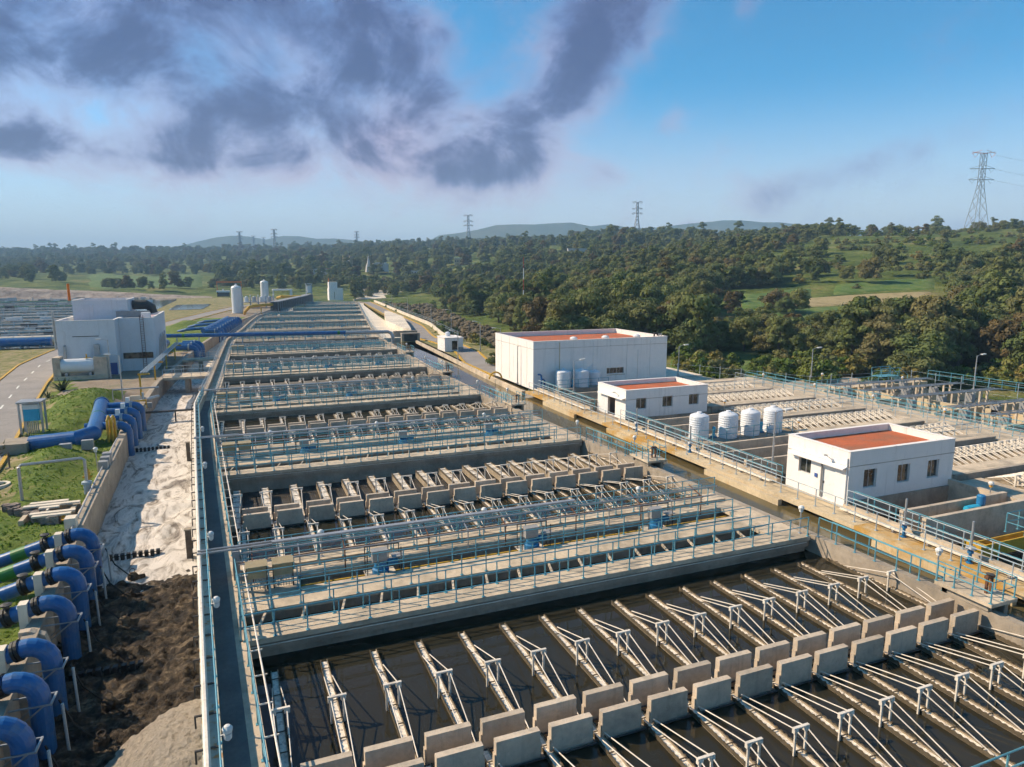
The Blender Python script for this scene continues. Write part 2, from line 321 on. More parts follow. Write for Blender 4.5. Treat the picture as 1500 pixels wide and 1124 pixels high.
ground_mat('sludge', [(.34, (.012, .009, .007)), (.47, (.040, .028, .018)), (.56, (.11, .078, .048)), (.64, (.24, .18, .115)), (.74, (.07, .05, .03))], 1.5, 1.0, 3.2, .75, .35)
ground_mat('heap', [(.30, (.34, .28, .21)), (.5, (.54, .45, .35)), (.7, (.64, .54, .43))], 6.0, 1.0, 6.0, .95, .35)
ground_mat('rock', [(.30, (.14, .11, .09)), (.5, (.34, .27, .22)), (.7, (.46, .39, .33))], .25, 1.0, 1.2, .95, .5)
ground_mat('grass', [(.32, (.075, .120, .018)), (.45, (.130, .190, .028)), (.56, (.18, .230, .038)), (.68, (.28, .25, .09))], .9, 1.0, 5.0, .95, .3)
ground_mat('grass_dry', [(.30, (.08, .11, .02)), (.44, (.17, .17, .05)), (.56, (.30, .24, .12)), (.70, (.42, .32, .21))], .7, .9, 4.0)
ground_mat('river_rock', [(.30, (.06, .05, .025)), (.5, (.17, .13, .075)), (.7, (.30, .23, .15))], .5, 1.0, 1.5, .95, .6)
# land: woodland floor, meadows and hillside pasture mixed by position
m, N, L, p = custom('land'); g = N('ShaderNodeNewGeometry')
def _ns(sc_, det=8):
    n = N('ShaderNodeTexNoise'); n.inputs['Scale'].default_value = sc_; n.inputs['Detail'].default_value = det; n.inputs['Roughness'].default_value = .65; L(g.outputs['Position'], n.inputs['Vector']); return n.outputs['Fac']
r1 = N('ShaderNodeValToRGB'); el_ = r1.color_ramp.elements
el_[0].position = .32; el_[0].color = (.040, .055, .016, 1); el_[1].position = .70; el_[1].color = (.25, .20, .095, 1)
e = el_.new(.46); e.color = (.085, .118, .028, 1); e = el_.new(.57); e.color = (.145, .165, .045, 1)
L(_ns(.045), r1.inputs[0])
r2 = N('ShaderNodeMapRange'); r2.inputs[1].default_value = .3; r2.inputs[2].default_value = .7; r2.inputs[3].default_value = .6; r2.inputs[4].default_value = 1.35; L(_ns(.5), r2.inputs[0])
sc_ = N('ShaderNodeVectorMath', operation='SCALE'); L(r1.outputs[0], sc_.inputs[0]); L(r2.outputs[0], sc_.inputs['Scale'])
L(sc_.outputs[0], p.inputs['Base Color']); p.inputs['Roughness'].default_value = 1; p.inputs['Specular IOR Level'].default_value = .1
b = N('ShaderNodeBump'); b.inputs['Strength'].default_value = 1; b.inputs['Distance'].default_value = .6; L(_ns(.9), b.inputs['Height']); L(b.outputs[0], p.inputs['Normal'])
ground_mat('field_green', [(.34, (.055, .105, .025)), (.5, (.095, .150, .036)), (.66, (.16, .18, .055))], .22, .5, 1.0)
ground_mat('field_tan', [(.34, (.22, .18, .08)), (.5, (.36, .28, .15)), (.66, (.26, .22, .09))], .2, .5, 1.0)
ground_mat('far_hill', [(.3, (.05, .075, .05)), (.5, (.075, .10, .06)), (.7, (.13, .13, .08))], .004, .8, .01, 1, 12)
# leaves
def leaf(name, c1, c2, c3):
    m, N, L, p = custom(name); oi = N('ShaderNodeObjectInfo'); g = N('ShaderNodeNewGeometry')
    r = N('ShaderNodeValToRGB'); e = r.color_ramp.elements; e[0].position = 0; e[0].color = (*c1, 1); e[1].position = 1; e[1].color = (*c3, 1); k = e.new(.6); k.color = (*c2, 1)
    L(oi.outputs['Random'], r.inputs[0])
    n = N('ShaderNodeTexNoise'); n.inputs['Scale'].default_value = .55; n.inputs['Detail'].default_value = 5; L(g.outputs['Position'], n.inputs['Vector'])
    mr = N('ShaderNodeMapRange'); mr.inputs[1].default_value = .3; mr.inputs[2].default_value = .7; mr.inputs[3].default_value = .65; mr.inputs[4].default_value = 1.4; L(n.outputs['Fac'], mr.inputs[0])
    v = N('ShaderNodeVectorMath', operation='SCALE'); L(r.outputs[0], v.inputs[0]); L(mr.outputs[0], v.inputs['Scale'])
    L(v.outputs[0], p.inputs['Base Color']); p.inputs['Roughness'].default_value = .75; p.inputs['Specular IOR Level'].default_value = .12
    tr = N('ShaderNodeBsdfTranslucent'); L(v.outputs[0], tr.inputs['Color']); mx = N('ShaderNodeMixShader'); mx.inputs[0].default_value = .22
    out = [x for x in m.node_tree.nodes if x.type == 'OUTPUT_MATERIAL'][0]
    L(p.outputs[0], mx.inputs[1]); L(tr.outputs[0], mx.inputs[2]); L(mx.outputs[0], out.inputs[0])
leaf('leaf_green', (.105, .135, .045), (.148, .172, .058), (.195, .200, .070))
leaf('leaf_olive', (.125, .140, .052), (.165, .170, .064), (.195, .168, .070))
leaf('leaf_brown', (.135, .105, .048), (.155, .115, .054), (.135, .120, .048))
leaf('leaf_bush', (.085, .135, .028), (.145, .175, .042), (.23, .18, .055))
leaf('leaf_grass', (.20, .29, .04), (.22, .30, .045), (.25, .32, .05))
leaf('leaf_agave', (.05, .075, .03), (.06, .08, .035), (.07, .09, .04))
# window glass
m, N, L, p = custom('glass'); p.inputs['Base Color'].default_value = (.02, .025, .025, 1); p.inputs['Roughness'].default_value = .06
g = N('ShaderNodeNewGeometry'); n = N('ShaderNodeTexNoise'); n.inputs['Scale'].default_value = 1.4; n.inputs['Detail'].default_value = 4; L(g.outputs['Position'], n.inputs['Vector'])
r = N('ShaderNodeValToRGB'); e = r.color_ramp.elements; e[0].position = .42; e[0].color = (.018, .022, .022, 1); e[1].position = .62; e[1].color = (.10, .10, .075, 1); L(n.outputs['Fac'], r.inputs[0]); L(r.outputs[0], p.inputs['Base Color'])
# honeycomb settling media seen in the drained tank half
m, N, L, p = custom('settler_media'); g = N('ShaderNodeNewGeometry')
mp = N('ShaderNodeMapping'); mp.inputs['Scale'].default_value = (7.0, 4.2, 1); L(g.outputs['Position'], mp.inputs[0])
br = N('ShaderNodeTexVoronoi', feature='F1'); br.inputs['Scale'].default_value = 1.0; br.inputs['Randomness'].default_value = .22; L(mp.outputs[0], br.inputs['Vector'])
r = N('ShaderNodeValToRGB'); e = r.color_ramp.elements; e[0].position = .12; e[0].color = (.30, .26, .21, 1); e[1].position = .42; e[1].color = (.035, .030, .024, 1)
L(br.outputs['Distance'], r.inputs[0]); L(r.outputs[0], p.inputs['Base Color']); p.inputs['Roughness'].default_value = .6
# ------------------------------------------------------------------ plan of the main settling tanks
DK = [27.2, 51.7, 76.2, 102.0, 128.0, 153.6, 180.5, 207.0, 233.5, 260.0, 286.5, 313.0]        # front edge of each gallery deck
_T = [0, 18, 27.2, 51.7, 76, 103, 129, 153.6, 181, 208, 234.5, 340]
_SL = [1.1, .2, -.3, -1.6, -2.8, -2.0, -1.3, -.5, 2.7, 5.2, 8.0, 35.0]
_SR = [29.8, 29.4, 29.1, 27.7, 26.7, 27.0, 28.2, 29.6, 32.7, 36.6, 40.3, 55.5]
def sL(t): return interp(t, _T, _SL)
def sR(t): return interp(t, _T, _SR)
def rwall(t): return interp(t, [0, 20, 45, 72, 100, 121, 144, 173, 220, 330], [-6.6, -7.6, -8.9, -9.9, -9.9, -8.6, -7.2, -4.2, 1.0, 22.])   # foot-channel wall on the left
CONC, WALL, BLK = MAT['concrete'], MAT['concrete_wall'], MAT['concrete_block']
ROWNAME = ['nearest', 'second nearest', 'third nearest', 'fourth nearest', 'fifth nearest', 'sixth nearest', 'seventh nearest', 'eighth nearest', 'ninth nearest', 'tenth nearest', 'eleventh nearest', 'farthest']
def strip(mb, f0, f1, ts, z0, z1):
    """solid ribbon between the lines x=f0(t) and x=f1(t)"""
    n = len(ts); vs = []
    for t in ts: vs += [(f0(t), t, z0), (f1(t), t, z0), (f1(t), t, z1), (f0(t), t, z1)]
    fs = [(0, 1, 2, 3), tuple((n - 1) * 4 + i for i in (3, 2, 1, 0))]
    for i in range(n - 1):
        a, b2 = i * 4, (i + 1) * 4
        for k in range(4): fs.append((a + k, b2 + k, b2 + (k + 1) % 4, a + (k + 1) % 4))
    mb.add(vs, fs); return mb
def sheet(name, f0, f1, ts, z, mat, kind='structure', nx=1):
    vs = []; fs = []
    for t in ts:
        for k in range(nx + 1): vs.append((f0(t) + (f1(t) - f0(t)) * k / nx, t, z))
    for i in range(len(ts) - 1):
        for k in range(nx):
            a = i * (nx + 1) + k; fs.append((a, a + 1, a + nx + 2, a + nx + 1))
    o = MB().add(vs, fs).build(name, mat); o['kind'] = kind; return o
# ---- railings
POST = MB().tube([(0, 0, 0), (0, 0, 1.1)], .032, 6).box(-.07, .07, -.07, .07, 0, .02).mesh('post', MAT['teal_paint'])
POST_G = MB().tube([(0, 0, 0), (0, 0, 1.1)], .030, 6).box(-.08, .08, -.08, .08, 0, .03).mesh('post', MAT['rail_grey'])
def railing(label, pts, parts=True, spacing=1.27, h=1.1, mat='teal_paint', group=None, r=.028):
    pts = [Vector(p) for p in pts]; base = pts[0].copy(); m = MAT[mat]
    rel = [p - base for p in pts]
    def rail(z): return MB().tube([p + Vector((0, 0, z)) for p in rel], r, 6)
    pos = []
    for a, b_ in zip(rel[:-1], rel[1:]):
        L_ = (b_ - a).length; n = max(1, round(L_ / spacing))
        for i in range(n + (1 if b_ is rel[-1] else 0)): pos.append(a + (b_ - a) * (i / n))
    if parts:
        root = thing('railing', label, 'railing', base, group)
        rail(h).build('top_rail', m, root); rail(h * .53).build('middle_rail', m, root)
        pm = POST_G if mat == 'rail_grey' else POST
        for p in pos:
            o = put('post', pm, root, p); o.scale = (1, 1, h / 1.1)
        return root
    mb = rail(h); mb.tube([p + Vector((0, 0, h * .53)) for p in rel], r, 6)
    for p in pos: mb.bar(p, p + Vector((0, 0, h)), .055, .055)
    o = mb.build('railing', m, None, loc=base); return tag(o, label, 'railing', group)
# ---- deck lamps
def lamp_post(label, loc, h=1.5, amber=False, group='short lamp posts'):
    root = thing('deck_lamp', label, 'lamp post', loc, group)
    MB().tube([(0, 0, 0), (0, 0, h)], .035, 6).box(-.09, .09, -.09, .09, 0, .03).build('pole', MAT['galv'], root)
    MB().lathe([(.05, h), (.15, h + .05), (.17, h + .16), (.10, h + .24), (.03, h + .27)], 10).build('lamp_head', MAT['lamp_white'], root)
    MB().lathe([(.04, h - .14), (.10, h - .10), (.11, h)], 10).build('lamp_glass', MAT['amber_glass' if amber else 'lamp_white'], root)
    return root
def street_lamp(label, loc, h=7.0, arm=(1, 0), group='tall lamp poles'):
    root = thing('street_lamp', label, 'street lamp', loc, group)
    ax, ay = arm
    MB().tube([(0, 0, 0), (0, 0, h * .5), (0, 0, h)], [.09, .075, .05], 8).box(-.15, .15, -.15, .15, 0, .12).build('pole', MAT['galv'], root)
    MB().tube([(0, 0, h - .1), (ax * .35, ay * .35, h + .04), (ax * .9, ay * .9, h + .1)], .03, 6).build('arm', MAT['galv'], root)
    hd = MB().bar((ax * .8, ay * .8, h + .10), (ax * 1.5, ay * 1.5, h + .14), .28, .12).build('lamp_head', MAT['lamp_white'], root)
    MB().bar((ax * .95, ay * .95, h + .035), (ax * 1.4, ay * 1.4, h + .055), .2, .03).build('lamp_glass', MAT['amber_glass'], hd)
    return root
# ------------------------------------------------------------------ settling tanks: water, gullets, troughs, decks
G = lambda k: DK[k] - 9.2
NT_ = 16; PITCH = 1.9
def tr_x(t, i): return sL(t) + .63 + PITCH * i
# water in each tank half
for k in range(len(DK)):
    f0 = 4.0 if k == 0 else DK[k - 1] + 8.2
    ts = list(np.linspace(f0, G(k), 4)); sheet('tank_water', lambda t: sL(t) - .1, lambda t: sR(t) + .1, ts, -1.0, MAT['tank_water'])
    ts = list(np.linspace(G(k), G(k) + 1.3, 2)); sheet('gullet_water', lambda t: sL(t) - .1, lambda t: sR(t) + .1, ts, -1.25, MAT['tank_water'])
    ts = list(np.linspace(G(k) + 1.3, DK[k] + 1.2, 4))
    if k == 1: sheet('settling_media', lambda t: sL(t) - .1, lambda t: sR(t) + .1, ts, -1.55, MAT['settler_media'])
    else: sheet('tank_water', lambda t: sL(t) - .1, lambda t: sR(t) + .1, ts, -1.0, MAT['tank_water'])
# one trough: U channel with notched weir edges, running +Y for length l
def trough_meshes(l, hw=.135, dp=.26, top=-.86, notched=True):
    ch = MB().prismy([(-hw, top - dp), (hw, top - dp), (hw, top), (hw - .03, top), (hw - .03, top - dp + .03), (-hw + .03, top - dp + .03), (-hw + .03, top), (-hw, top)], 0, l)
    we = []
    for sg in (-1, 1):
        mb = MB(); n = int(l / .11); x = sg * (hw + .012); vs = []; fs = []
        for j in range(n + 1):
            y = .02 + j * (l - .04) / n; z = top + (.05 if j % 2 else .0)
            vs += [(x, y, top - .12), (x, y, z + .02)]
        fs = [(2 * j, 2 * j + 2, 2 * j + 3, 2 * j + 1) for j in range(n)]
        o2 = len(vs); vs += [(v[0] - sg * .012, v[1], v[2]) for v in vs]; fs += [tuple(o2 + q for q in f[::-1]) for f in fs]
        we.append(mb.add(vs, fs).mesh('weir_plate', MAT['teeth']))
    wa = MB().add([(-hw + .03, .05, top - .05), (hw - .03, .05, top - .05), (hw - .03, l - .05, top - .05), (-hw + .03, l - .05, top - .05)], [(0, 1, 2, 3)]).mesh('trough_water', MAT['trough_water'])
    st = MB()
    for j in range(7): y = l * (j + .6) / 7.2; st.box(-hw - .02, hw + .02, y - .02, y + .02, top + .004, top + .03)
    return dict(channel=ch.mesh('channel', MAT['trough']), weir=we, water=wa, strap=st.mesh('strap', MAT['teeth']))
def stay_meshes(l, hw=.22, top=-.80, h=.78, y0=.10, y1=.83, ym=.50):
    z1 = top + h; out = []
    for sg in (-1, 1):
        x = sg * hw
        out.append(('stay_post', MB().box(x - .036, x + .036, l * ym - .025, l * ym + .03, top - .3, z1 - .004).mesh('stay_post', MAT['steel_white'])))
        out.append(('stay_rod', MB().tube([(sg * .15, l * y0, top + .02), (x, l * ym, z1 - .03)], .021, 6).mesh('stay_rod', MAT['steel_white'])))
        out.append(('stay_rod', MB().tube([(x, l * ym, z1 - .03), (sg * .15, l * y1, top + .02)], .021, 6).mesh('stay_rod', MAT['steel_white'])))
    out.append(('stay_head', MB().box(-hw - .10, hw + .10, l * ym - .05, l * ym + .05, z1, z1 + .05).box(-hw - .09, -hw + .09, l * ym - .06, l * ym + .06, z1 - .15, z1 - .004).box(hw - .09, hw + .09, l * ym - .06, l * ym + .06, z1 - .15, z1 - .004).mesh('stay_head', MAT['steel_white'])))
    return out
TL = 7.85
NEAR = (trough_meshes(TL), stay_meshes(TL)); DRY = (trough_meshes(TL, .25, .55, -.86), stay_meshes(TL, .31))
def joined_trough(tm, sm, l):
    """same trough joined into two meshes for the far tanks"""
    mb = MB()
    for n_, me in sm:
        mb.add([tuple(v.co) for v in me.vertices], [tuple(p_.vertices) for p_ in me.polygons])
    return tm['channel'], tm['water'], mb.mesh('stay_frame', MAT['steel_white'])
FAR = joined_trough(*NEAR, TL)
def place_trough(k, i, half):
    back = half == 'back'
    y = G(k) + .35 if back else G(k) + .95
    t_mid = y + (3.9 if back else -3.9)
    side = 'behind' if back else 'in front of'
    lab = f"white braced overflow trough, {ORD[i]} from left, {side} the {ROWNAME[k]} block row"
    root = thing('overflow_trough', lab, 'trough', (tr_x(t_mid, i) + rnd.uniform(-.03, .03), y, rnd.uniform(-.015, .015)), 'overflow troughs', (0 if back else math.pi) + rnd.uniform(-.006, .006))
    drained = (k == 1 and back)
    if k <= 2:
        tm, sm = DRY if drained else NEAR
        put('channel', tm['channel'], root); put('trough_water', tm['water'], root); put('strap', tm['strap'], root)['kind'] = 'stuff'
        if k < 2:
            for w in tm['weir']: put('weir_plate', w, root)
        for n_, me in sm: put(n_, me, root)
    else:
        put('channel', FAR[0], root); put('trough_water', FAR[1], root); put('stay_frame', FAR[2], root)
for k in range(7):
    for half in ('front', 'back'):
        for i in range(NT_): place_trough(k, i, half)
# gullet parapets: rows of blocks with a gap at every trough
def block_mesh(w, hgt=1.08):
    mb = MB().box(-w / 2, w / 2, 0, .24, -hgt, 0)
    mb.box(-w / 2 - .05, -w / 2 - .001, .03, .21, -hgt, -.45); mb.box(w / 2 + .001, w / 2 + .05, .03, .21, -hgt, -.45)
    return mb.mesh('block', BLK)
BFULL = block_mesh(1.50)
BHALF = {}
for k in range(9):
    for row, dy in (('front', 0.0), ('back', 1.06)):
        y = G(k) + dy
        root = thing('gullet_wall', f"{row} row of grey concrete parapet blocks along the {ROWNAME[k]} tank gullet", 'wall', (0, y, 0), 'gullet walls')
        MB().box(sL(y) - .05, sR(y) + .05, .03, .21, -3, -.985).build('base_wall', WALL, root)
        MB().tube([(sL(y), -.10, -.94), (sR(y), -.10, -.94)], .035, 6).build('ledge_pipe', MAT['dark_metal'], root)
        for i in range(NT_ - 1): put('block', BFULL, root, ((tr_x(y, i) + tr_x(y, i + 1)) / 2 + rnd.uniform(-.02, .02), rnd.uniform(-.012, .012), rnd.uniform(-.015, .01)), rnd.uniform(-.006, .006))
        x0, x1 = sL(y) - .02, tr_x(y, 0) - .21
        if x1 - x0 > .1: MB().box(x0, x1, 0, .24, -1.08, 0).build('block', BLK, root)
        x0, x1 = tr_x(y, NT_ - 1) + .21, sR(y) + .02
        if x1 - x0 > .1: MB().box(x0, x1, 0, .24, -1.08, 0).build('block', BLK, root)
# gallery decks
STRIPS = [(0, 1.15), (2.5, 4.2), (5.65, 6.5), (7.0, 8.2)]
for k, t0 in enumerate(DK):
    a, b_ = sL(t0 + 4) - .25, sR(t0 + 4)
    root = thing('gallery_deck', f"sand-coloured concrete gallery deck crossing the plant behind the {ROWNAME[k]} tank", 'walkway', (0, t0, 0), 'gallery decks')
    for j, (u, v) in enumerate(STRIPS):
        MB().box(a, b_, u, v, -.22, 0).build('walkway_slab', CONC, root)
        MB().box(a, b_ + .01, u + .12, u + .34, -.62, -.221).build('beam', WALL, root)
    MB().box(b_ - 2.0, b_ + .02, 1.152, 2.498, -.22, -.004).build('end_slab', CONC, root)
    MB().box(b_ - 1.6, b_ + .02, 4.202, 5.648, -.22, -.004).build('end_slab', CONC, root)
    MB().box(a, b_, .36, .60, -3, -.23).build('tank_wall', WALL, root)
    MB().box(a, b_, 7.6, 7.9, -3, -.23).build('tank_wall', WALL, root)
    MB().box(a, b_, .61, 7.59, -2.9, -2.4).build('trench_floor', MAT['trench'], root)
    if k < 5:
        n = 16
        for q in range(n):
            x = a + (b_ - a - 2.5) * (q + .5) / n
            MB().bar((x, 1.152, -.16), (x + .35, 2.498, -.16), .10, .10).build('cross_beam', CONC, root)
    MB().box(a, b_ - 1.7, 4.9, 4.98, -.35, -.27).build('pipe_run', MAT['yellow_paint'], root)
    near = k < 4
    for j, (off, nm) in enumerate(((.08, 'front edge'), (1.08, 'second line'), (2.58, 'third line'), (4.12, 'fourth line'), (6.42, 'fifth line'), (7.08, 'sixth line'), (8.12, 'back edge'))):
        if k >= 6 and j in (2, 4, 5): continue
        railing(f"teal pipe railing on the {nm} of the gallery deck behind the {ROWNAME[k]} tank", [(a + .2, t0 + off, 0), (b_ - (.15 if j in (0, 6) else 2.0), t0 + off, 0)], parts=near, group='deck railings')
    # pipe rack over the rear trench
    zr = 1.35 if k < 9 else 1.2
    rk = thing('pipe_rack', f"grey cable duct and pipes on posts above the gallery deck behind the {ROWNAME[k]} tank", 'pipe rack', (0, t0 + 5.2, 0), 'pipe racks')
    MB().box(a + .2, a + (b_ - a) * .62, 1.36, 1.64, zr, zr + .10).build('cable_duct', MAT['galv'], rk)
    MB().tube([(a + .2, .25, zr - .35), (b_ - 2.2, .25, zr - .35)], .035, 6).build('pipe', MAT['galv'], rk)
    MB().tube([(a + .2, .42, zr - .35), (b_ - 3.2, .42, zr - .35)], .03, 6).build('pipe', MAT['rust'], rk)
    if k < 6:
        MB().tube([(a + .2, 1.05, zr - .12), (b_ - 1.5, 1.05, zr - .12)], .045, 6).build('pipe', MAT['galv'], rk)
    n = 13
    for q in range(n):
        x = a + .8 + (b_ - a - 4) * q / (n - 1)
        MB().tube([(x, .34, -.2), (x, .34, zr - .3)], .035, 5).bar((x, .2, zr - .40), (x, 1.6, zr - .02), .05, .05).build('support_post', MAT['rust' if q % 2 == 0 else 'galv'], rk)
    # valve actuator groups
    if k < 8:
        for q, fx in enumerate((.225, .50, .765)):
            x = a + (b_ - a) * fx
            eq = thing('valve_actuator', f"blue valve actuator with grey box, {ORD[q]} from left, deck behind {ROWNAME[k]} tank", 'valve actuator', (x, t0 + 4.75, 0), 'valve actuators')
            MB().lathe([(.42, -.25), (.42, .05), (.34, .10), (.30, .38), (.20, .42)], 12).build('gear_case', MAT['motor_blue'], eq, smooth=False)
            MB().box(-.42, .30, -.20, .22, .46, .98).box(-.46, .34, -.22, .24, .98, 1.02).build('control_box', MAT['cabinet_grey'], eq)
            MB().tube([(.34, 0, .3), (.86, .05, .3)], .15, 10).build('motor', MAT['motor_blue'], eq)
            MB().box(.55, 1.15, -.28, .28, .58, .63).build('tray', MAT['cabinet_grey'], eq)
            f_ = MB()
            for px_, py_ in ((-.7, -.35), (.98, -.25), (.98, .25), (-.7, .35)): f_.tube([(px_, py_, -.25), (px_, py_, 1.1)], .028, 5)
            f_.bar((-.7, .35, 1.1), (.98, .25, 1.1), .05, .05)
            f_.build('frame', MAT['dark_metal'], eq)
            MB().box(-.75, .75, -.62, .62, -.27, -.255).build('base_plate', MAT['concrete_pale'], eq)
    # control cabinets at the left end
    if k < 6:
        for q in range(2):
            cb_ = thing('control_cabinet', f"tan control cabinet, {('left', 'right')[q]} of pair at left end of deck behind {ROWNAME[k]} tank", 'cabinet', (a + .95 + q * 1.15, t0 + 4.6, 0), 'control cabinets')
            MB().box(-.42, .42, -.16, .16, .62, 1.22).build('case', MAT['cabinet_tan'], cb_)
            MB().prismx([(-.30, 1.20), (.24, 1.30), (.24, 1.34), (-.30, 1.24)], -.48, .48).build('rain_hood', MAT['cabinet_tan'], cb_)
            mm = MB()
            for j in range(7): mm.tube([(-.36 + j * .12, -.02, .62), (-.36 + j * .12, -.02, .02)], .018, 5)
            mm.build('conduit', MAT['galv'], cb_)
            MB().box(-.46, -.40, -.1, .1, -.2, 1.2).box(.40, .46, -.1, .1, -.2, 1.2).build('stand', MAT['dark_metal'], cb_)
        MB().box(a, a + 2.8, 4.202, 5.648, -.22, -.004).build('end_slab', CONC, root)
    if k < 4:
        for q, fx in enumerate((.14, .44, .78)):
            lamp_post(f"short white lamp post, {ORD[q]} from left along the deck behind the {ROWNAME[k]} tank", (a + (b_ - a) * fx, t0 + 7.35, 0), 1.2)
        lamp_post(f"short white lamp post at right end of the deck behind the {ROWNAME[k]} tank", (b_ - .2, t0 + .6, 0), 1.35)
        # thin conduit clipped under the front edge
        MB().tube([(a + .3, -.03, -.30), (b_ - .3, -.03, -.30)], .022, 5).build('conduit', MAT['steel_white'], root)
# ------------------------------------------------------------------ left side wall with parapet, sunken walk, rails and cable pipe
TS = [3, 10, 18, 27.2, 40, 51.7, 64, 76, 83.5]
TSF = [83.5, 90, 103, 129, 153.6, 181, 208, 234.5, 257]
lw = thing('tank_side_wall', 'long concrete side wall with parapet and dark walk along left of the tanks', 'wall')
strip(MB(), lambda t: sL(t) - 1.75, lambda t: sL(t) - 1.22, TS, -3.0, .92).build('parapet', MAT['concrete_green'], lw)
strip(MB(), lambda t: sL(t) - 1.21, lambda t: sL(t) + .02, TS, -3.0, .02).build('walk_slab', MAT['concrete'], lw)
strip(MB(), lambda t: sL(t) - 1.20, lambda t: sL(t) - .48, TS, .024, .032).build('walk_shade_strip', MAT['walk_painted_shade'], lw)  # dark strip paints the parapet's shade; bare slab beside it reads as sunlit
lw2 = thing('tank_side_wall', 'far part of the left tank side wall, angling right toward the white silos', 'wall')
strip(MB(), lambda t: sL(t) - 1.75, lambda t: sL(t) - 1.22, TSF, -3.0, .60).build('parapet', MAT['concrete_wall'], lw2)
strip(MB(), lambda t: sL(t) - 1.21, lambda t: sL(t) + .02, TSF, -3.0, .02).build('walk_slab', MAT['concrete'], lw2)
railing('teal railing on the tank side of the dark walk at left', [(sL(t) - .12, t, .02) for t in TS], spacing=1.9)
railing('teal railing on top of the stained parapet left of the dark walk', [(sL(t) - 1.28, t, .92) for t in TS], spacing=1.9, h=.75)
railing('railing on the far angled stretch of the left side wall, tank side', [(sL(t) - .12, t, .02) for t in TSF], parts=False, spacing=2.4, mat='rail_grey')
railing('railing on the far angled stretch of the left side wall, outer side', [(sL(t) - 1.5, t, .60) for t in TSF], parts=False, spacing=2.0, mat='rail_grey')
cp = thing('cable_pipe', 'pale grey pipe on brackets along the parapet above the foam channel', 'pipe')
MB().tube([(sL(t) - 1.62, t, 1.12) for t in TS], .10, 8).build('pipe', MAT['steel_white'], cp)
BRK = MB().bar((-.32, 0, 1.0), (.35, 0, 1.0), .06, .05).bar((-.30, 0, .6), (-.30, 0, 1.0), .05, .05).mesh('bracket', MAT['dark_metal'])
for q in range(46):
    t = 6 + q * 1.7; put('bracket', BRK, cp, (sL(t) - 1.62, t, 0))
c2 = thing('conduit', 'thin white conduit on short brackets beside the teal railing at left', 'conduit')
MB().tube([(sL(t) + .22, t, .95) for t in TS], .035, 6).build('pipe', MAT['steel_white'], c2)
BR2 = MB().bar((-.34, 0, .93), (.12, 0, .93), .04, .04).mesh('bracket', MAT['steel_white'])
for q in range(46): put('bracket', BR2, c2, (sL(6 + q * 1.7) + .22, 6 + q * 1.7, 0))
for q, t in enumerate((19.6, 28.3, 36, 50, 62)):
    lo = thing('wall_lamp', f"white bell lamp on the left parapet railing, {ORD[q]} from the bottom edge", 'lamp', (sL(t) - 1.05, t, .95), 'parapet lamps')
    MB().tube([(-.2, 0, .35), (0, 0, .42)], .03, 6).build('bracket', MAT['galv'], lo)
    MB().lathe([(.05, .40), (.13, .44), (.15, .56), (.08, .64), (.02, .66)], 12).build('lamp_head', MAT['lamp_white'], lo)
    MB().lathe([(.06, .18), (.11, .24), (.12, .40)], 12).build('lamp_glass', MAT['lamp_white'], lo)
for q, t in enumerate((33.4, 58.0, 82.0)):      # crossing pipes over the walk
    pb = thing('pipe_bridge', f"pair of grey pipes crossing over the dark walk, {ORD[q]} from the bottom edge", 'pipe', (0, t, 0), 'pipe bridges')
    for d_ in (0, .35): MB().tube([(sL(t) - 1.7, d_, 1.5), (sL(t) + 1.6, d_, 1.5)], .06, 6).build('pipe', MAT['galv'], pb)
    MB().box(sL(t) - .2, sL(t) + .1, -.2, .5, 0, 1.44).build('junction_box', MAT['cabinet_grey'], pb)
# ------------------------------------------------------------------ right wall, gate platforms and feed channel
TR = [2, 10, 18, 27.2, 40, 51.7, 64, 76, 90, 103, 129, 145]
TRF = [145, 153.6, 181, 208, 234.5, 262, 290, 318]
rw = thing('tank_side_wall', 'weathered concrete side wall along the right end of the tanks', 'wall')
strip(MB(), lambda t: sR(t), lambda t: sR(t) + .42, TR, -3.0, .004).build('wall_body', WALL, rw)
strip(MB(), lambda t: sR(t) + .425, lambda t: sR(t) + .95, TR, -3.0, -.62).build('gutter', MAT['concrete_wall'], rw)
strip(MB(), lambda t: sR(t) + .955, lambda t: sR(t) + 1.28, TR, -3.0, -.40).build('kerb_wall', CONC, rw)
rw2 = thing('tank_side_wall', 'far part of the right tank side wall beside the white concrete apron', 'wall')
strip(MB(), lambda t: sR(t), lambda t: sR(t) + .6, TRF, -3.0, .004).build('wall_body', WALL, rw2)
railing('grey rail on the far right tank side wall', [(sR(t) + .3, t, 0) for t in TRF], parts=False, spacing=2.4, mat='rail_grey')
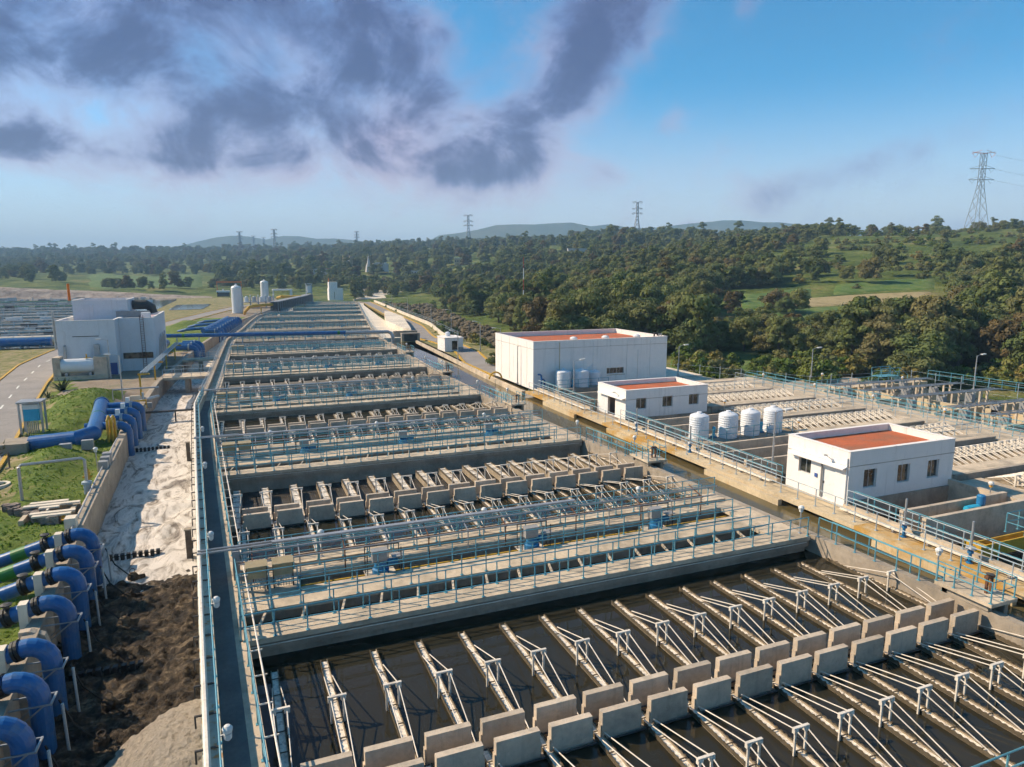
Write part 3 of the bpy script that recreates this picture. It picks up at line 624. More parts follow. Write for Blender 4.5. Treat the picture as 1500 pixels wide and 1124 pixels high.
for k in range(5):
    t0 = DK[k]; g = G(k)
    t1 = g + 1.9
    railing(f"teal railing on the right side wall beside the {ROWNAME[k]} tank", [(sR(t) + .10, t, .004) for t in np.linspace(t0 - .2, t1, 4)], spacing=1.25, group='side wall railings', parts=k < 4)
    if k < 4: railing(f"teal railing on the kerb wall beside the {ROWNAME[k]} tank", [(sR(t) + 1.1, t, -.40) for t in np.linspace(t0 - .2, t1, 4)], spacing=2.5, group='side wall railings')
    # roofed gate platform at the end of the gullet
    x = sR(g) + .05
    gp = thing('gate_platform', f"small concrete gate platform with slab roof at right end of the {ROWNAME[k]} gullet", 'platform', (x, g, 0), 'gate platforms')
    MB().box(-.1, .15, -.2, 1.9, .005, .30).box(1.0, 1.25, -.2, 1.9, -.8, .30).box(-.1, 1.25, 1.65, 1.9, -.6, .299).build('pier', WALL, gp)
    MB().box(-.30, 1.40, -.45, 2.15, .305, .46).build('roof_slab', CONC, gp)
    MB().box(.55, .65, .35, .45, .46, 1.25).box(.85, .95, .35, .45, .46, 1.2).box(.5, 1.0, .32, .48, 1.15, 1.28).build('gate_hoist', MAT['rust'], gp)
    MB().lathe([(.16, 1.30), (.18, 1.33), (.05, 1.36)], 12, (.75, .4, 0)).build('handwheel', MAT['dark_metal'], gp)
    railing(f"teal railing round the gate platform beside the {ROWNAME[k]} gullet", [(x - .22, g + 2.1, .46), (x - .22, g - .35, .46), (x + 1.32, g - .35, .46), (x + 1.32, g + 2.1, .46)], spacing=.95, h=.95, group='gate platform railings', parts=k < 3)
    lamp_post(f"short white lamp post beside the gate platform of the {ROWNAME[k]} gullet", (sR(g + 2.6) + .6, g + 2.6, -.62), 2.1)
railing('teal railing on the right side wall in the bottom right corner', [(2.0, 10.82, -.02), (29.5, 10.82, -.02)], spacing=1.25)
fd = thing('gallery_deck', 'concrete gallery deck below the bottom edge, in front of the nearest tank', 'walkway', (0, 2.6, 0), 'gallery decks')
MB().box(.8, 29.6, 7.0, 8.3, -.22, 0).build('walkway_slab', CONC, fd); MB().box(.8, 29.6, 2.5, 4.2, -.22, 0).build('walkway_slab', CONC, fd)
# feed channel
CH0 = lambda t: sR(t) + 1.28
def CH1(t): return interp(t, [0, 76, 90, 142], [32.45, 32.45, 32.9, 35.7])
TC = list(np.linspace(0, 145, 24))
sheet('channel_water', CH0, lambda t: CH1(t) + 1.6, TC, -.55, MAT['channel_water'])
cw = thing('channel_wall', 'long pale concrete channel wall running back beside the big white building', 'wall', (0, 0, 0), 'channel panels')
strip(MB(), lambda t: CH1(t) - .45, lambda t: CH1(t) - .01, [76, 90, 110, 142], -2, .02).build('panel', MAT['concrete'], cw)
for q, (ta, tb) in enumerate(((18.4, 25.9), (33.0, 40.6), (47.5, 55.3), (62.0, 69.8), (4, 11.3))):
    o = MB().box(32.0, 32.30, ta, tb, -1.6, -.14).box(32.28, 32.36, ta + .2, tb - .2, -1.6, -.45).build('channel_wall', MAT['concrete_ochre'] if q in (0, 2) else MAT['concrete_rust'])
    tag(o, f"low pale concrete panel in the brown feed channel, {('nearest', 'second nearest', 'third nearest', 'fourth nearest', 'one beyond the bottom right corner')[q]}", 'wall', 'channel panels')
wk = thing('channel_walkway', 'rust-stained concrete walkway along right bank of the feed channel', 'walkway')
for ta, tb, mn in ((0, 17, 'concrete_rust'), (17, 27.5, 'concrete_ochre'), (27.5, 45, 'concrete_rust'), (45, 57, 'concrete_ochre'), (57, 70, 'concrete_rust'), (70, 76, 'concrete_ochre')): strip(MB(), CH1, lambda t: CH1(t) + 2.0, [ta + .01, tb], -.24, 0).build('slab', MAT[mn], wk)
strip(MB(), lambda t: CH1(t) + 1.66, lambda t: CH1(t) + 2.0, [0, 20, 40, 60, 76], -3, -.245).build('wall', WALL, wk)
strip(MB(), lambda t: CH1(t) + 1.62, lambda t: CH1(t) + 1.98, [0, 12, 29.8], .004, .32).build('upstand', MAT['concrete'], wk)
strip(MB(), lambda t: CH1(t) + 1.62, lambda t: CH1(t) + 1.98, [35.4, 45, 56.6], .004, .32).build('upstand', MAT['concrete'], wk)
strip(MB(), lambda t: CH1(t) + 1.62, lambda t: CH1(t) + 1.98, [62.4, 70, 76], .004, .32).build('upstand', MAT['concrete'], wk)
railing('blue-grey railing along the outer edge of the channel walkway', [(CH1(t) + .52, t, 0) for t in (0, 25, 50, 76)], spacing=1.45, mat='rail_grey')
for q, (ta, tb, w_) in enumerate(((2, 29.6, 'in front of the nearest white building'), (35.6, 56.4, 'between the two low white buildings'), (62.6, 76, 'beside the big white building'))):
    railing(f"blue-grey railing on the walkway upstand {w_}", [(CH1(t) + 1.75, t, .32) for t in (ta, tb)], spacing=1.45, mat='rail_grey', h=.95)
    railing(f"teal railing behind the walkway upstand {w_}", [(CH1(t) + 2.3, t, .1) for t in (ta, tb)], spacing=1.45, h=1.05)
    pr = thing('service_pipes', f"grey service pipes on the walkway {w_}", 'pipe', (0, 0, 0), 'walkway service pipes')
    for d_, r_ in ((1.2, .06), (1.42, .05)): MB().tube([(CH1(t) + d_, t, .18) for t in (ta, tb)], r_, 6).build('pipe', MAT['steel_white'], pr)
    sv = MB()
    for t in np.arange(ta + .8, tb, 2.1): sv.box(CH1(t) + 1.1, CH1(t) + 1.5, t - .06, t + .06, 0, .14)
    sv.build('pipe_saddle', MAT['galv'], pr)
for q, t in enumerate((21.5, 25.2, 44.5, 52.5)):
    vs = thing('valve_stand', f"tall gate valve with stem on the channel walkway, {ORD[q]} from the bottom right", 'valve', (CH1(t) + 1.1, t, 0), 'walkway valves')
    MB().lathe([(.16, 0), (.16, .04), (.08, .08), (.08, .5), (.15, .54), (.15, .62), (.07, .7)], 10).build('valve_body', MAT['motor_blue'], vs)
    MB().lathe([(.20, .74), (.26, .78), (.22, .86)], 10).build('bonnet', MAT['galv'], vs)
    MB().tube([(0, 0, .8), (0, 0, 2.2)], .06, 8).build('stem_tube', MAT['galv'], vs)
# ------------------------------------------------------------------ right-hand works
def wall_open(mb, along, c0, c1, u0, u1, z0, z1, ops):
    """wall slab between c0 and c1, spanning u0..u1 along x or y, with rectangular openings (u0,u1,z0,z1)"""
    us = sorted({u0, u1, *[o[0] for o in ops], *[o[1] for o in ops]}); zs = sorted({z0, z1, *[o[2] for o in ops], *[o[3] for o in ops]})
    for ua, ub in zip(us[:-1], us[1:]):
        for za, zb in zip(zs[:-1], zs[1:]):
            um, zm = (ua + ub) / 2, (za + zb) / 2
            if any(o[0] < um < o[1] and o[2] < zm < o[3] for o in ops): continue
            if along == 'x': mb.box(ua, ub, c0, c1, za, zb)
            else: mb.box(c0, c1, ua, ub, za, zb)
def window(parent, along, c, u0, u1, z0, z1, panes=2, sgn=-1):
    """frame and panes set back into the wall; c = inner plane of the reveal"""
    fr = MB(); w = .05
    def bx(ua, ub, za, zb, d0, d1, mb):
        if along == 'x': mb.box(ua, ub, min(c + d0, c + d1), max(c + d0, c + d1), za, zb)
        else: mb.box(min(c + d0, c + d1), max(c + d0, c + d1), ua, ub, za, zb)
    bx(u0, u1, z0, z0 + w, 0, .06, fr); bx(u0, u1, z1 - w, z1, 0, .06, fr); bx(u0, u0 + w, z0 + w, z1 - w, 0, .06, fr); bx(u1 - w, u1, z0 + w, z1 - w, 0, .06, fr)
    for i in range(1, panes):
        u = u0 + (u1 - u0) * i / panes; bx(u - .025, u + .025, z0 + w, z1 - w, 0, .06, fr)
    win = fr.build('window', MAT['galv'], parent)
    for i in range(panes):
        ua, ub = u0 + (u1 - u0) * i / panes + .05, u0 + (u1 - u0) * (i + 1) / panes - .05
        pm = MB(); bx(ua, ub, z0 + w, z1 - w, .02, .035, pm); pm.build('pane', MAT['glass'], win)
    return win
def flat_building(name, label, s0, s1, t0, t1, h, front=(), left=(), z0=-.3, wall='white_wall', par=.42, plinth=None):
    """flat-roofed plastered building with a parapet; front faces -Y, left faces -X; openings in plan coordinates"""
    root = thing(name, label, 'building', (s0, t0, 0))
    T = .25
    w = MB()
    W, D = s1 - s0, t1 - t0
    fo = [(a - s0, b_ - s0, c, d) for a, b_, c, d, *_ in front]; lo = [(a - t0, b_ - t0, c, d) for a, b_, c, d, *_ in left]
    wall_open(w, 'x', 0, T, 0, W, z0, h, fo); wall_open(w, 'y', 0, T, T, D - T, z0, h, lo)
    w.box(W - T, W, T, D - T, z0, h); w.box(0, W, D - T, D, z0, h)
    w.build('wall', MAT[wall], root)
    cap = MB().box(-.03, W + .03, -.03, T + .02, h, h + .05).box(-.03, W + .03, D - T - .02, D + .03, h, h + .05).box(-.03, T + .02, T + .021, D - T - .021, h, h + .05).box(W - T - .02, W + .03, T + .021, D - T - .021, h, h + .05)
    cap.build('parapet_cap', MAT['white_wall'], root)
    MB().box(T + .002, W - T - .002, T + .002, D - T - .002, h - par - .2, h - par).build('roof', MAT['roof_red'], root)
    MB().box(T + .01, W - T - .01, T + .01, D - T - .01, z0 + .1, z0 + .15).build('floor', MAT['concrete'], root)
    for op, along in [(o, 'x') for o in front] + [(o, 'y') for o in left]:
        a, b_, c, d, typ = op[:5]; o0 = s0 if along == 'x' else t0
        if typ == 'window': window(root, along, .14, a - o0, b_ - o0, c, d, op[5] if len(op) > 5 else 2)
        elif typ == 'door':
            dm = MB()
            if along == 'y': dm.box(.06, .10, a - o0 + .02, b_ - o0 - .02, c, d - .02)
            else: dm.box(a - o0 + .02, b_ - o0 - .02, .06, .10, c, d - .02)
            dr = dm.build('door', MAT['white_metal'], root)
            hm = MB()
            if along == 'y': hm.box(.02, .06, b_ - o0 - .22, b_ - o0 - .14, c + .95, c + 1.1)
            else: hm.box(b_ - o0 - .22, b_ - o0 - .14, .02, .06, c + .95, c + 1.1)
            hm.build('handle', MAT['dark_metal'], dr)
    # shallow string-course lines below the parapet
    MB().box(-.012, W + .012, -.012, -.001, h - .95, h - .91).build('string_course', MAT['concrete_wall'], root)
    MB().box(-.012, -.001, .0, D, h - .95, h - .91).build('string_course', MAT['concrete_wall'], root)
    if plinth: MB().box(-.02, W + .02, -.10, -.002, -1.3, plinth).box(-.10, -.021, 0, D, -1.3, -.02).build('plinth', WALL, root)
    return root
b3 = flat_building('pump_house', 'nearest low white building with red flat roof and three front windows', 34.6, 44.0, 30.0, 35.1, 3.5,
    front=[(35.9, 37.0, 1.05, 2.25, 'window'), (38.85, 39.95, 1.05, 2.25, 'window'), (41.6, 42.65, 1.05, 2.25, 'window')],
    left=[(33.0, 34.05, 1.25, 2.3, 'window'), (31.05, 32.1, .05, 2.05, 'door')], plinth=.35)
MB().prismy([(-.42, 2.38), (0, 2.5), (0, 2.58), (-.42, 2.44)], .12, 4.7).build('canopy', MAT['white_wall'], b3)
MB().tube([(-.05, 2.05, .1), (-.05, 2.05, 2.3)], .06, 6).build('downpipe', MAT['cabinet_grey'], b3)
MB().box(-.06, -.01, 2.4, 2.62, 1.25, 1.5).build('notice', MAT['paper_blue'], b3)
MB().tube([(0, 1.5, 2.75), (-.35, 1.5, 3.0)], .03, 6).bar((-.3, 1.5, 3.0), (-.62, 1.5, 3.05), .16, .1).build('wall_light', MAT['lamp_white'], b3)
MB().tube([(-.06, .12, .1), (-.06, .12, 3.1)], .04, 6).build('downpipe', MAT['white_metal'], b3)
b2 = flat_building('pump_house', 'middle low white building with red flat roof and open side doorway', 35.1, 44.9, 57.0, 62.6, 2.95,
    front=[(36.3, 37.5, 1.0, 2.1, 'window'), (39.4, 40.6, 1.0, 2.1, 'window'), (42.6, 43.8, 1.0, 2.1, 'window')],
    left=[(59.0, 60.5, .0, 1.95, 'open')], plinth=.15)
MB().prismy([(-.42, 2.02), (0, 2.12), (0, 2.2), (-.42, 2.08)], .1, 5.0).build('canopy', MAT['white_wall'], b2)
MB().box(-.05, -.008, 2.2 + 1.2, 2.2 + 2.6, 0, 1.9).build('door', MAT['white_metal'], b2)
MB().tube([(0, 1.6, 2.35), (-.35, 1.6, 2.55)], .03, 6).bar((-.3, 1.6, 2.55), (-.6, 1.6, 2.6), .16, .1).build('wall_light', MAT['lamp_white'], b2)
bb = flat_building('process_building', 'tall big white building with red flat roof and streaked walls', 34.4, 54.3, 78.0, 91.5, 5.8,
    front=[(45.0, 47.6, 1.15, 1.95, 'window', 5)], par=.6)
for q, (x, w) in enumerate(((3.6, .10), (3.15, .05), (8.5, .07), (13.6, .05), (15.3, .06), (17.2, .05))):
    MB().box(x, x + w, -.06, -.002, .2 if q else 1.2, 5.6 if q != 4 else 4.2).build('downpipe', MAT['concrete_rust' if q == 0 else 'white_wall'], bb)
for q in range(4): MB().box(-.015, -.002, 2.0 + q * 3.0, 2.04 + q * 3.0, 0, 5.7).build('wall_joint', MAT['concrete_wall'], bb)
for q, x in enumerate((6.1, 10.8, 15.6)):
    MB().lathe([(.28, 5.2), (.28, 5.75), (.5, 5.85), (.5, 6.0), (.3, 6.15), (.05, 6.2)], 12, (x, .9, 0)).build('roof_vent', MAT['white_metal'], bb)
MB().tube([(18.2, .6, 5.2), (18.2, .6, 6.3), (18.7, .6, 6.3), (18.7, .6, 5.9)], .12, 8).build('vent_pipe', MAT['dark_metal'], bb)
MB().tube([(19.3, .6, 5.2), (19.3, .6, 6.2), (18.95, .6, 6.2), (18.95, .6, 5.8)], .08, 8).build('vent_pipe', MAT['galv'], bb)
MB().box(12.0, 12.03, -.015, -.002, .1, 1.0).box(10.6, 13.4, -.03, -.002, .95, 1.05).build('sill', MAT['concrete'], bb)
# round storage tanks
def poly_tank(label, loc, r=.83, h=2.15, group='white storage tanks'):
    root = thing('storage_tank', label, 'tank', loc, group)
    prof = [(r, 0)]
    for i in range(9):
        z = .12 + i * (h - .35) / 9; prof += [(r, z), (r + .018, z + .03), (r + .018, z + .08), (r, z + .11)]
    prof += [(r, h - .16), (r * .93, h - .06), (r * .55, h + .08), (r * .30, h + .12)]
    MB().lathe(prof, 28).build('shell', MAT['white_plastic'], root, smooth=False)
    MB().lathe([(.24, h + .08), (.24, h + .2), (.18, h + .24)], 14).build('lid', MAT['white_plastic'], root)
    MB().tube([(r + .06, -.2, .1), (r + .06, -.2, h - .3)], .035, 6).build('outlet_pipe', MAT['white_plastic'], root)
    return root
for q, (x, y) in enumerate(((37.2, 48.2), (39.95, 47.7), (42.5, 47.8), (45.2, 47.9))):
    poly_tank(f"ribbed white plastic tank, {ORD[q]} from left in the row of four mid-right", (x, y, 0))
for q, (x, y) in enumerate(((37.9, 76.6), (40.3, 76.2))):
    poly_tank(f"ribbed white plastic tank, {('left', 'right')[q]} of the two before the big white building", (x, y, .1), .95, 2.1)
poly_tank('pale streaked tank standing against the big white building', (42.6, 77.0, .1), .8, 1.7)
for q, (x, y) in enumerate(((38.6, 47.9), (43.9, 47.9), (39.1, 76.3))):
    dp = thing('dosing_pump', f"teal dosing pump between white tanks, {ORD[q]} counted from the bottom right", 'pump', (x, y, 0), 'dosing pumps')
    MB().lathe([(.16, 0), (.16, .3), (.10, .36), (.10, .6), (.15, .64), (.15, .95), (.06, 1.0)], 10).build('motor', MAT['motor_cyan'], dp)
    MB().box(-.25, .25, -.16, .16, 0, .12).build('base', MAT['motor_blue'], dp)
tp = MB().box(36.1, 46.6, 46.4, 49.2, -1.2, -.01).build('tank_plinth', MAT['concrete_wall']); tag(tp, 'dark concrete plinth under the row of four white tanks', 'plinth')
tp = MB().box(36.6, 43.8, 74.9, 77.95, -1.2, .09).build('tank_plinth', MAT['concrete_wall']); tag(tp, 'concrete plinth under white tanks before the big white building', 'plinth')
railing('teal railing in front of the row of four white tanks', [(36.0, 46.6, 0), (46.3, 46.6, 0)], spacing=1.5)
railing('teal railing in front of tanks at the big white building', [(36.4, 75.1, .1), (43.6, 75.1, .1)], spacing=1.5)
bp_ = thing('bent_pipes', 'two blue gooseneck pipes at the corner of the big white building', 'pipe', (35.2, 77.3, 0))
for q, h in enumerate((1.6, 1.0)): MB().tube([(q * .35, q * -.2, 0), (q * .35, q * -.2, h), (q * .35 - .18, q * -.2, h + .14), (q * .35 - .45, q * -.2, h + .14)], .11, 8).build('pipe', MAT['blue_paint'], bp_)
# base slab and open basins
o = MB().box(34.45, 86, -2, 76, -1.6, -1.3).build('yard', MAT['concrete_wall']); struct(o)
def yard_slab(s0, s1, t0, t1, z=0, mat='concrete'):
    return struct(MB().box(s0, s1, t0, t1, -1.295, z).build('yard_pavement', MAT[mat]))
def low_wall(label, s0, s1, t0, t1, z, mat='concrete_block'):
    return tag(MB().box(s0, s1, t0, t1, -1.29, z).build('basin_wall', MAT[mat]), label, 'wall', 'basin walls')
def pool(s0, s1, t0, t1, z, mat): return struct(MB().add([(s0, t0, z), (s1, t0, z), (s1, t1, z), (s0, t1, z)], [(0, 1, 2, 3)]).build('basin_water', MAT[mat]))
low_wall('concrete basin wall just in front of the nearest white building', 34.7, 43.7, 26.2, 26.45, 1.0)
low_wall('long concrete basin wall with cyan flocculator behind it, at right edge', 34.7, 52, 24.8, 25.05, 1.0)
pool(34.6, 44.0, 26.45, 30.0, -.9, 'tank_water'); pool(34.6, 44, 25.05, 26.2, -.5, 'scum_water'); pool(34.6, 56, 12, 24.8, -.9, 'scum_water')
low_wall('concrete wall end beyond the basin right of the nearest white building', 43.7, 44.0, 24.9, 30, .75)
yard_slab(44.0, 46.5, 25.05, 46.2, .0)
yard_slab(46.5, 48.6, 10, 31, .0)
low_wall('concrete basin wall behind the nearest white building, front one', 34.7, 46.4, 39.2, 39.45, .55)
low_wall('concrete basin wall behind the nearest white building, middle one', 34.7, 46.4, 41.8, 42.05, .55)
low_wall('concrete basin wall behind the nearest white building, rear one', 34.7, 46.4, 44.2, 44.45, .55)
pool(34.6, 44, 35.1, 46.4, -.9, 'tank_water')
low_wall('dark concrete basin wall in front of the middle white building', 36.0, 46.4, 54.2, 54.45, .45)
low_wall('lower concrete basin wall before the row of four tanks', 36.0, 46.4, 51.4, 51.65, .45)
pool(34.6, 46.5, 49.2, 57, -.9, 'tank_water')
low_wall('concrete basin wall behind the middle white building', 34.7, 46.4, 66.2, 66.45, .35)
low_wall('concrete basin wall nearest the big white building', 34.7, 46.4, 70.6, 70.85, .35)
pool(34.6, 46.5, 62.6, 75, -.9, 'tank_water')
yard_slab(46.6, 61.0, 71.6, 80, -.15); yard_slab(54.4, 62, 80.1, 95, -.2, 'concrete_pale')
# cyan flocculator drive and yellow launder
fl = thing('flocculator_drive', 'bright cyan flocculator gearbox with upright motor on basin wall', 'motor', (40.6, 25.75, .35))
MB().box(-1.15, -.2, -.18, .18, .12, .42).tube([(-1.25, 0, .27), (-.2, 0, .27)], .2, 10).build('gearbox', MAT['motor_cyan'], fl)
MB().lathe([(.3, .05), (.3, .25), (.2, .35), (.24, .45), (.24, .95), (.18, 1.02), (.06, 1.05)], 14).build('motor', MAT['motor_blue'], fl)
MB().box(-1.0, .3, -.3, .3, -.1, .05).build('base_plate', MAT['motor_cyan'], fl)
MB().box(-1.0, .4, -.5, .5, -.6, -.11).build('pedestal', CONC, fl)
yc = thing('yellow_launder', 'yellow painted steel launder over basin at right edge', 'chute', (36.2, 22.8, -.3))
MB().box(0, 5.5, -.3, -.22, -.3, .42).box(0, 5.5, .22, .3, -.3, .42).box(0, 5.5, -.22, .22, -.3, -.2).build('trough', MAT['yellow_paint'], yc)
MB().box(-.5, 0, -.45, .45, -.5, .5).build('end_box', MAT['yellow_paint'], yc)
railing('teal railing beside the yellow launder at right edge', [(39.6, 21.6, 0), (39.6, 23.6, 0), (42.8, 23.6, 0)], spacing=1.0)
# fields of settling troughs
FBACK = [71.5, 64.8, 58.1, 51.4, 44.7, 38.0, 31.3]
FNAME = ['farthest', 'second farthest', 'third farthest', 'middle', 'third nearest', 'second nearest', 'nearest']
fm = MB()
fm.prismy([(-.12, -.35), (.12, -.35), (.14, -.05), (.09, -.05), (.07, -.3), (-.07, -.3), (-.09, -.05), (-.14, -.05)], 0, 4.1)
FCH = fm.mesh('channel', MAT['trough'])
fs_ = MB()
for sg in (-1, 1):
    fs_.box(sg * .17 - .045, sg * .17 + .045, 1.98, 2.10, -.3, .66)
    fs_.tube([(sg * .12, .2, -.02), (sg * .17, 2.04, .64), (sg * .12, 3.9, -.02)], .042, 5)
    fs_.tube([(sg * .15, 1.0, .28), (sg * .17, 2.04, .0), (sg * .15, 3.0, .28)], .03, 5)
fs_.box(-.24, .24, 1.98, 2.10, .662, .72)
FST = fs_.mesh('stay_frame', MAT['steel_white'])
for q, tb in enumerate(FBACK):
    s0 = 46.8 if q != 6 else 48.8
    pool(s0 - .2, 61, tb - 4.9, tb + .3, -.42, 'tank_water')
    n = 17 if q != 6 else 15
    for i in range(n):
        root = thing('settling_trough', f"small cream braced trough, {ORD[i]} from left in {FNAME[q]} right-hand field", 'trough', (s0 + .35 + i * .82, tb - 4.4, 0), 'settling troughs on the right')
        put('channel', FCH, root); put('stay_frame', FST, root)
    yard_slab(46.5, 61, tb + .32, tb + 1.75, .30)
    low_wall(f"concrete wall behind the {FNAME[q]} field of small troughs on the right", 46.5, 61, tb + .06, tb + .318, .302, 'concrete_wall')
    low_wall(f"thin concrete kerb in front of the {FNAME[q]} field of small troughs on the right", 46.5, 61, tb - 4.93, tb - 4.72, .05)
    if q in (1, 3, 5): railing(f"blue-grey railing behind the {FNAME[q]} field of small troughs on the right", [(47.0, tb + 1.5, .3), (60.8, tb + 1.5, .3)], spacing=1.6, mat='rail_grey', h=.95)
yard_slab(61.0, 66.0, 8, 75, .0)
for q, (x, w_) in enumerate(((61.9, 'inner'), (63.7, 'middle'), (65.6, 'outer'))):
    railing(f"{w_} line of long teal railings on the walkway beyond the small troughs", [(x, 10, 0), (x, 40, 0), (x, 73, 0)], spacing=1.7, mat='teal_paint' if q else 'rail_grey')
for q, (x, y) in enumerate(((62.6, 68.5), (62.6, 60), (62.6, 52), (62.6, 44), (62.6, 36), (46, 45.6), (46, 55.6), (43.2, 26.9), (70, 66), (77, 60))):
    lamp_post(f"small amber deck lamp, {ORD[q]} counted along the right-hand works", (x, y, 0), 1.3, amber=True, group='amber deck lamps')
# pipe-rack basin beyond
pool(66, 84, 30, 62, -.7, 'pond_water')
for q, t in enumerate((61.8, 54.5, 47.5, 40.5, 33.5)):
    low_wall(f"stained concrete wall under the pipe racks far right, {ORD[q]} from the back", 66, 84, t, t + .35, .25, 'concrete_rust')
    low_wall(f"short stained concrete pier row far right, {ORD[q]} from the back", 71 + q, 71.4 + q, t - 5.5, t - .5, .2, 'concrete_rust')
for q, t in enumerate((60.6, 56.5, 52.0, 46.0, 42.0)):
    rk = thing('pipe_rack', f"grey pipes on steel frames over the far right basin, {ORD[q]} from the back", 'pipe rack', (66.3, t, 0), 'far right pipe racks')
    for d_ in (0, .35, .8): MB().tube([(0, d_, .95), (17, d_, .85)], .075 if d_ == 0 else .05, 6).build('pipe', MAT['galv'], rk)
    for j in range(7):
        MB().box(j * 2.4 + .1, j * 2.4 + .28, -.1, .1, -1, .85).box(j * 2.4 + .1, j * 2.4 + .28, .7, .9, -1, .8).bar((j * 2.4 + .19, -.3, .78), (j * 2.4 + .19, 1.2, .78), .12, .1).build('frame', MAT['galv' if j % 2 else 'concrete_block'], rk)
        if j % 2: MB().box(j * 2.4 - .5, j * 2.4 + .1, -.35, .35, -.3, .6).build('valve_box', MAT['cabinet_grey'], rk)
railing('long teal railing along the back edge of the far right basin', [(66.2, 63.2, .1), (76.5, 63.0, .1)], spacing=1.6)
railing('teal railing on the far right end of the pipe-rack basin', [(84.2, 62, .6), (84.4, 40, .6)], spacing=1.6)
low_wall('concrete walkway wall behind the far right basin', 66, 84.6, 62.3, 64.0, .1, 'concrete')
st_ = thing('access_stairs', 'teal steel access stair and platform behind the far right basin', 'stairs', (77.0, 63.0, .1))
MB().box(0, 3.2, 0, 1.6, .9, .96).build('platform', MAT['teal_paint'], st_)
sm_ = MB()
for j in range(5): sm_.box(3.2 + j * .3, 3.5 + j * .3, .1, 1.5, .75 - j * .18, .79 - j * .18)
sm_.build('treads', MAT['teal_paint'], st_)
for yy in (.05, 1.55):
    MB().tube([(0, yy, .96), (0, yy, 2.0), (3.2, yy, 2.0), (4.8, yy, 1.0), (4.8, yy, 0)], .04, 6).tube([(0, yy, 1.5), (3.2, yy, 1.5), (4.8, yy, .5)], .03, 6).tube([(1.6, yy, .96), (1.6, yy, 2)], .03, 6).tube([(3.2, yy, 0), (3.2, yy, 2)], .03, 6).build('handrail', MAT['teal_paint'], st_)
for q, (x, y, h, w_) in enumerate(((35.7, 37.6, 4.6, 'between the two low white buildings'), (34.0, 82.2, 5.0, 'against the left wall of the big white building'), (38.2, 74.2, 3.8, 'before the big white building'), (57.6, 79.8, 4.3, 'right of the big white building by the bushes'), (74.3, 72, 4.0, 'at the wood edge behind the far right basin'), (85.2, 56.5, 4.3, 'at the right end of the wood edge'))):
    street_lamp(f"grey lamp pole with short arm {w_}", (x, y, -.1), h, (1, 0))
# ------------------------------------------------------------------ left side: foot channel, bank, road, blue delivery pipes
from mathutils import noise as mnoise
def nz(x, y, z=0, s=1.0, oct_=4): return mnoise.fractal(Vector((x * s, y * s, z)), 1.0, 2.0, oct_)
rwl = thing('retaining_wall', 'concrete retaining wall along left bank of the foam channel', 'wall')
TW = [2, 20, 32, 45, 60, 72, 86, 100, 121, 144, 173, 200, 220, 260, 300, 330]
strip(MB(), lambda t: rwall(t) - .55, lambda t: rwall(t), TW, -3.2, .10).build('wall_body', WALL, rwl)
strip(MB(), lambda t: rwall(t) - .75, lambda t: rwall(t) - .552, TW, -1.0, -.12).build('ledge', CONC, rwl)
hr = thing('pipe_rail', 'grey pipe rail on low stubs along the retaining wall', 'pipe')
MB().tube([(rwall(t) - .42, t, .32) for t in (42.5, 52, 60, 66)], .05, 6).build('pipe', MAT['galv'], hr)
for t in np.arange(43, 66, 2.3): MB().box(rwall(t) - .46, rwall(t) - .38, t - .05, t + .05, .1, .3).build('stub', MAT['galv'], hr)
def rough_sheet(name, t0, t1, dt, nx, zf, mat, kind='structure', f0=rwall, f1=lambda t: sL(t) - 1.7):
    ts = np.arange(t0, t1 + .001, dt); vs = []; fs = []
    for t in ts:
        for k in range(nx + 1):
            x = f0(t) + (f1(t) - f0(t)) * k / nx; vs.append((x, t, zf(x, t)))
    for i in range(len(ts) - 1):
        for k in range(nx):
            a = i * (nx + 1) + k; fs.append((a, a + 1, a + nx + 2, a + nx + 1))
    o = MB().add(vs, fs).build(name, mat, smooth=True); o['kind'] = kind; return o
def foam_z(x, t):
    w = 1.0 if t < 75 else .5
    ring = math.sin((math.hypot((x + 2.6) * 1.0, (t - 46) * .55) * 5.2) + 2.0 * nz(x, t, 3, .35)) * .05 * math.exp(-((t - 47) / 8) ** 2)
    return -2.12 + w * (.16 * nz(x, t, 0, .35) + .05 * nz(x, t, 5, 1.6)) + ring
rough_sheet('foam_scum', 38.4, 120, .33, 26, foam_z, MAT['foam'])
rough_sheet('channel_surface', 120, 330, 3.0, 8, lambda x, t: -2.1 + .04 * nz(x, t, 0, .3), MAT['concrete_pale'])
def sludge_z(x, t):
    edge = max(0, min(1, (t - 38.6 + 1.3 * nz(x, t, 9, .5)) / 2.2))
    return -2.20 + .42 * abs(nz(x, t, 2, .55)) * (1 - edge) + .26 * abs(nz(x, t, 8, 1.9, 5)) * (1 - edge)
rough_sheet('sludge', 3, 41.6, .12, 56, sludge_z, MAT['sludge'])
# pale heap of dried sediment at the foot of the wall
hv = []; hf = []; n1, n2 = 90, 130
for i in range(n1):
    for j in range(n2):
        x = -6.0 + i * 4.6 / (n1 - 1); y = 16.5 + j * 11.0 / (n2 - 1)
        d = math.hypot((x + 1.9) / 3.7, (y - 22.6) / 5.2)
        z = -2.35 + 2.0 * max(0, 1 - d ** 1.6) + .12 * nz(x, y, 1, 1.1) + .09 * nz(x, y, 4, 4.5)
        hv.append((x, y, z))
for i in range(n1 - 1):
    for j in range(n2 - 1):
        a = i * n2 + j; hf.append((a, a + n2, a + n2 + 1, a + 1))
tag(MB().add(hv, hf).build('sediment_heap', MAT['heap'], smooth=True), 'pale heap of dried sediment at the bottom of the sludge channel', 'heap')
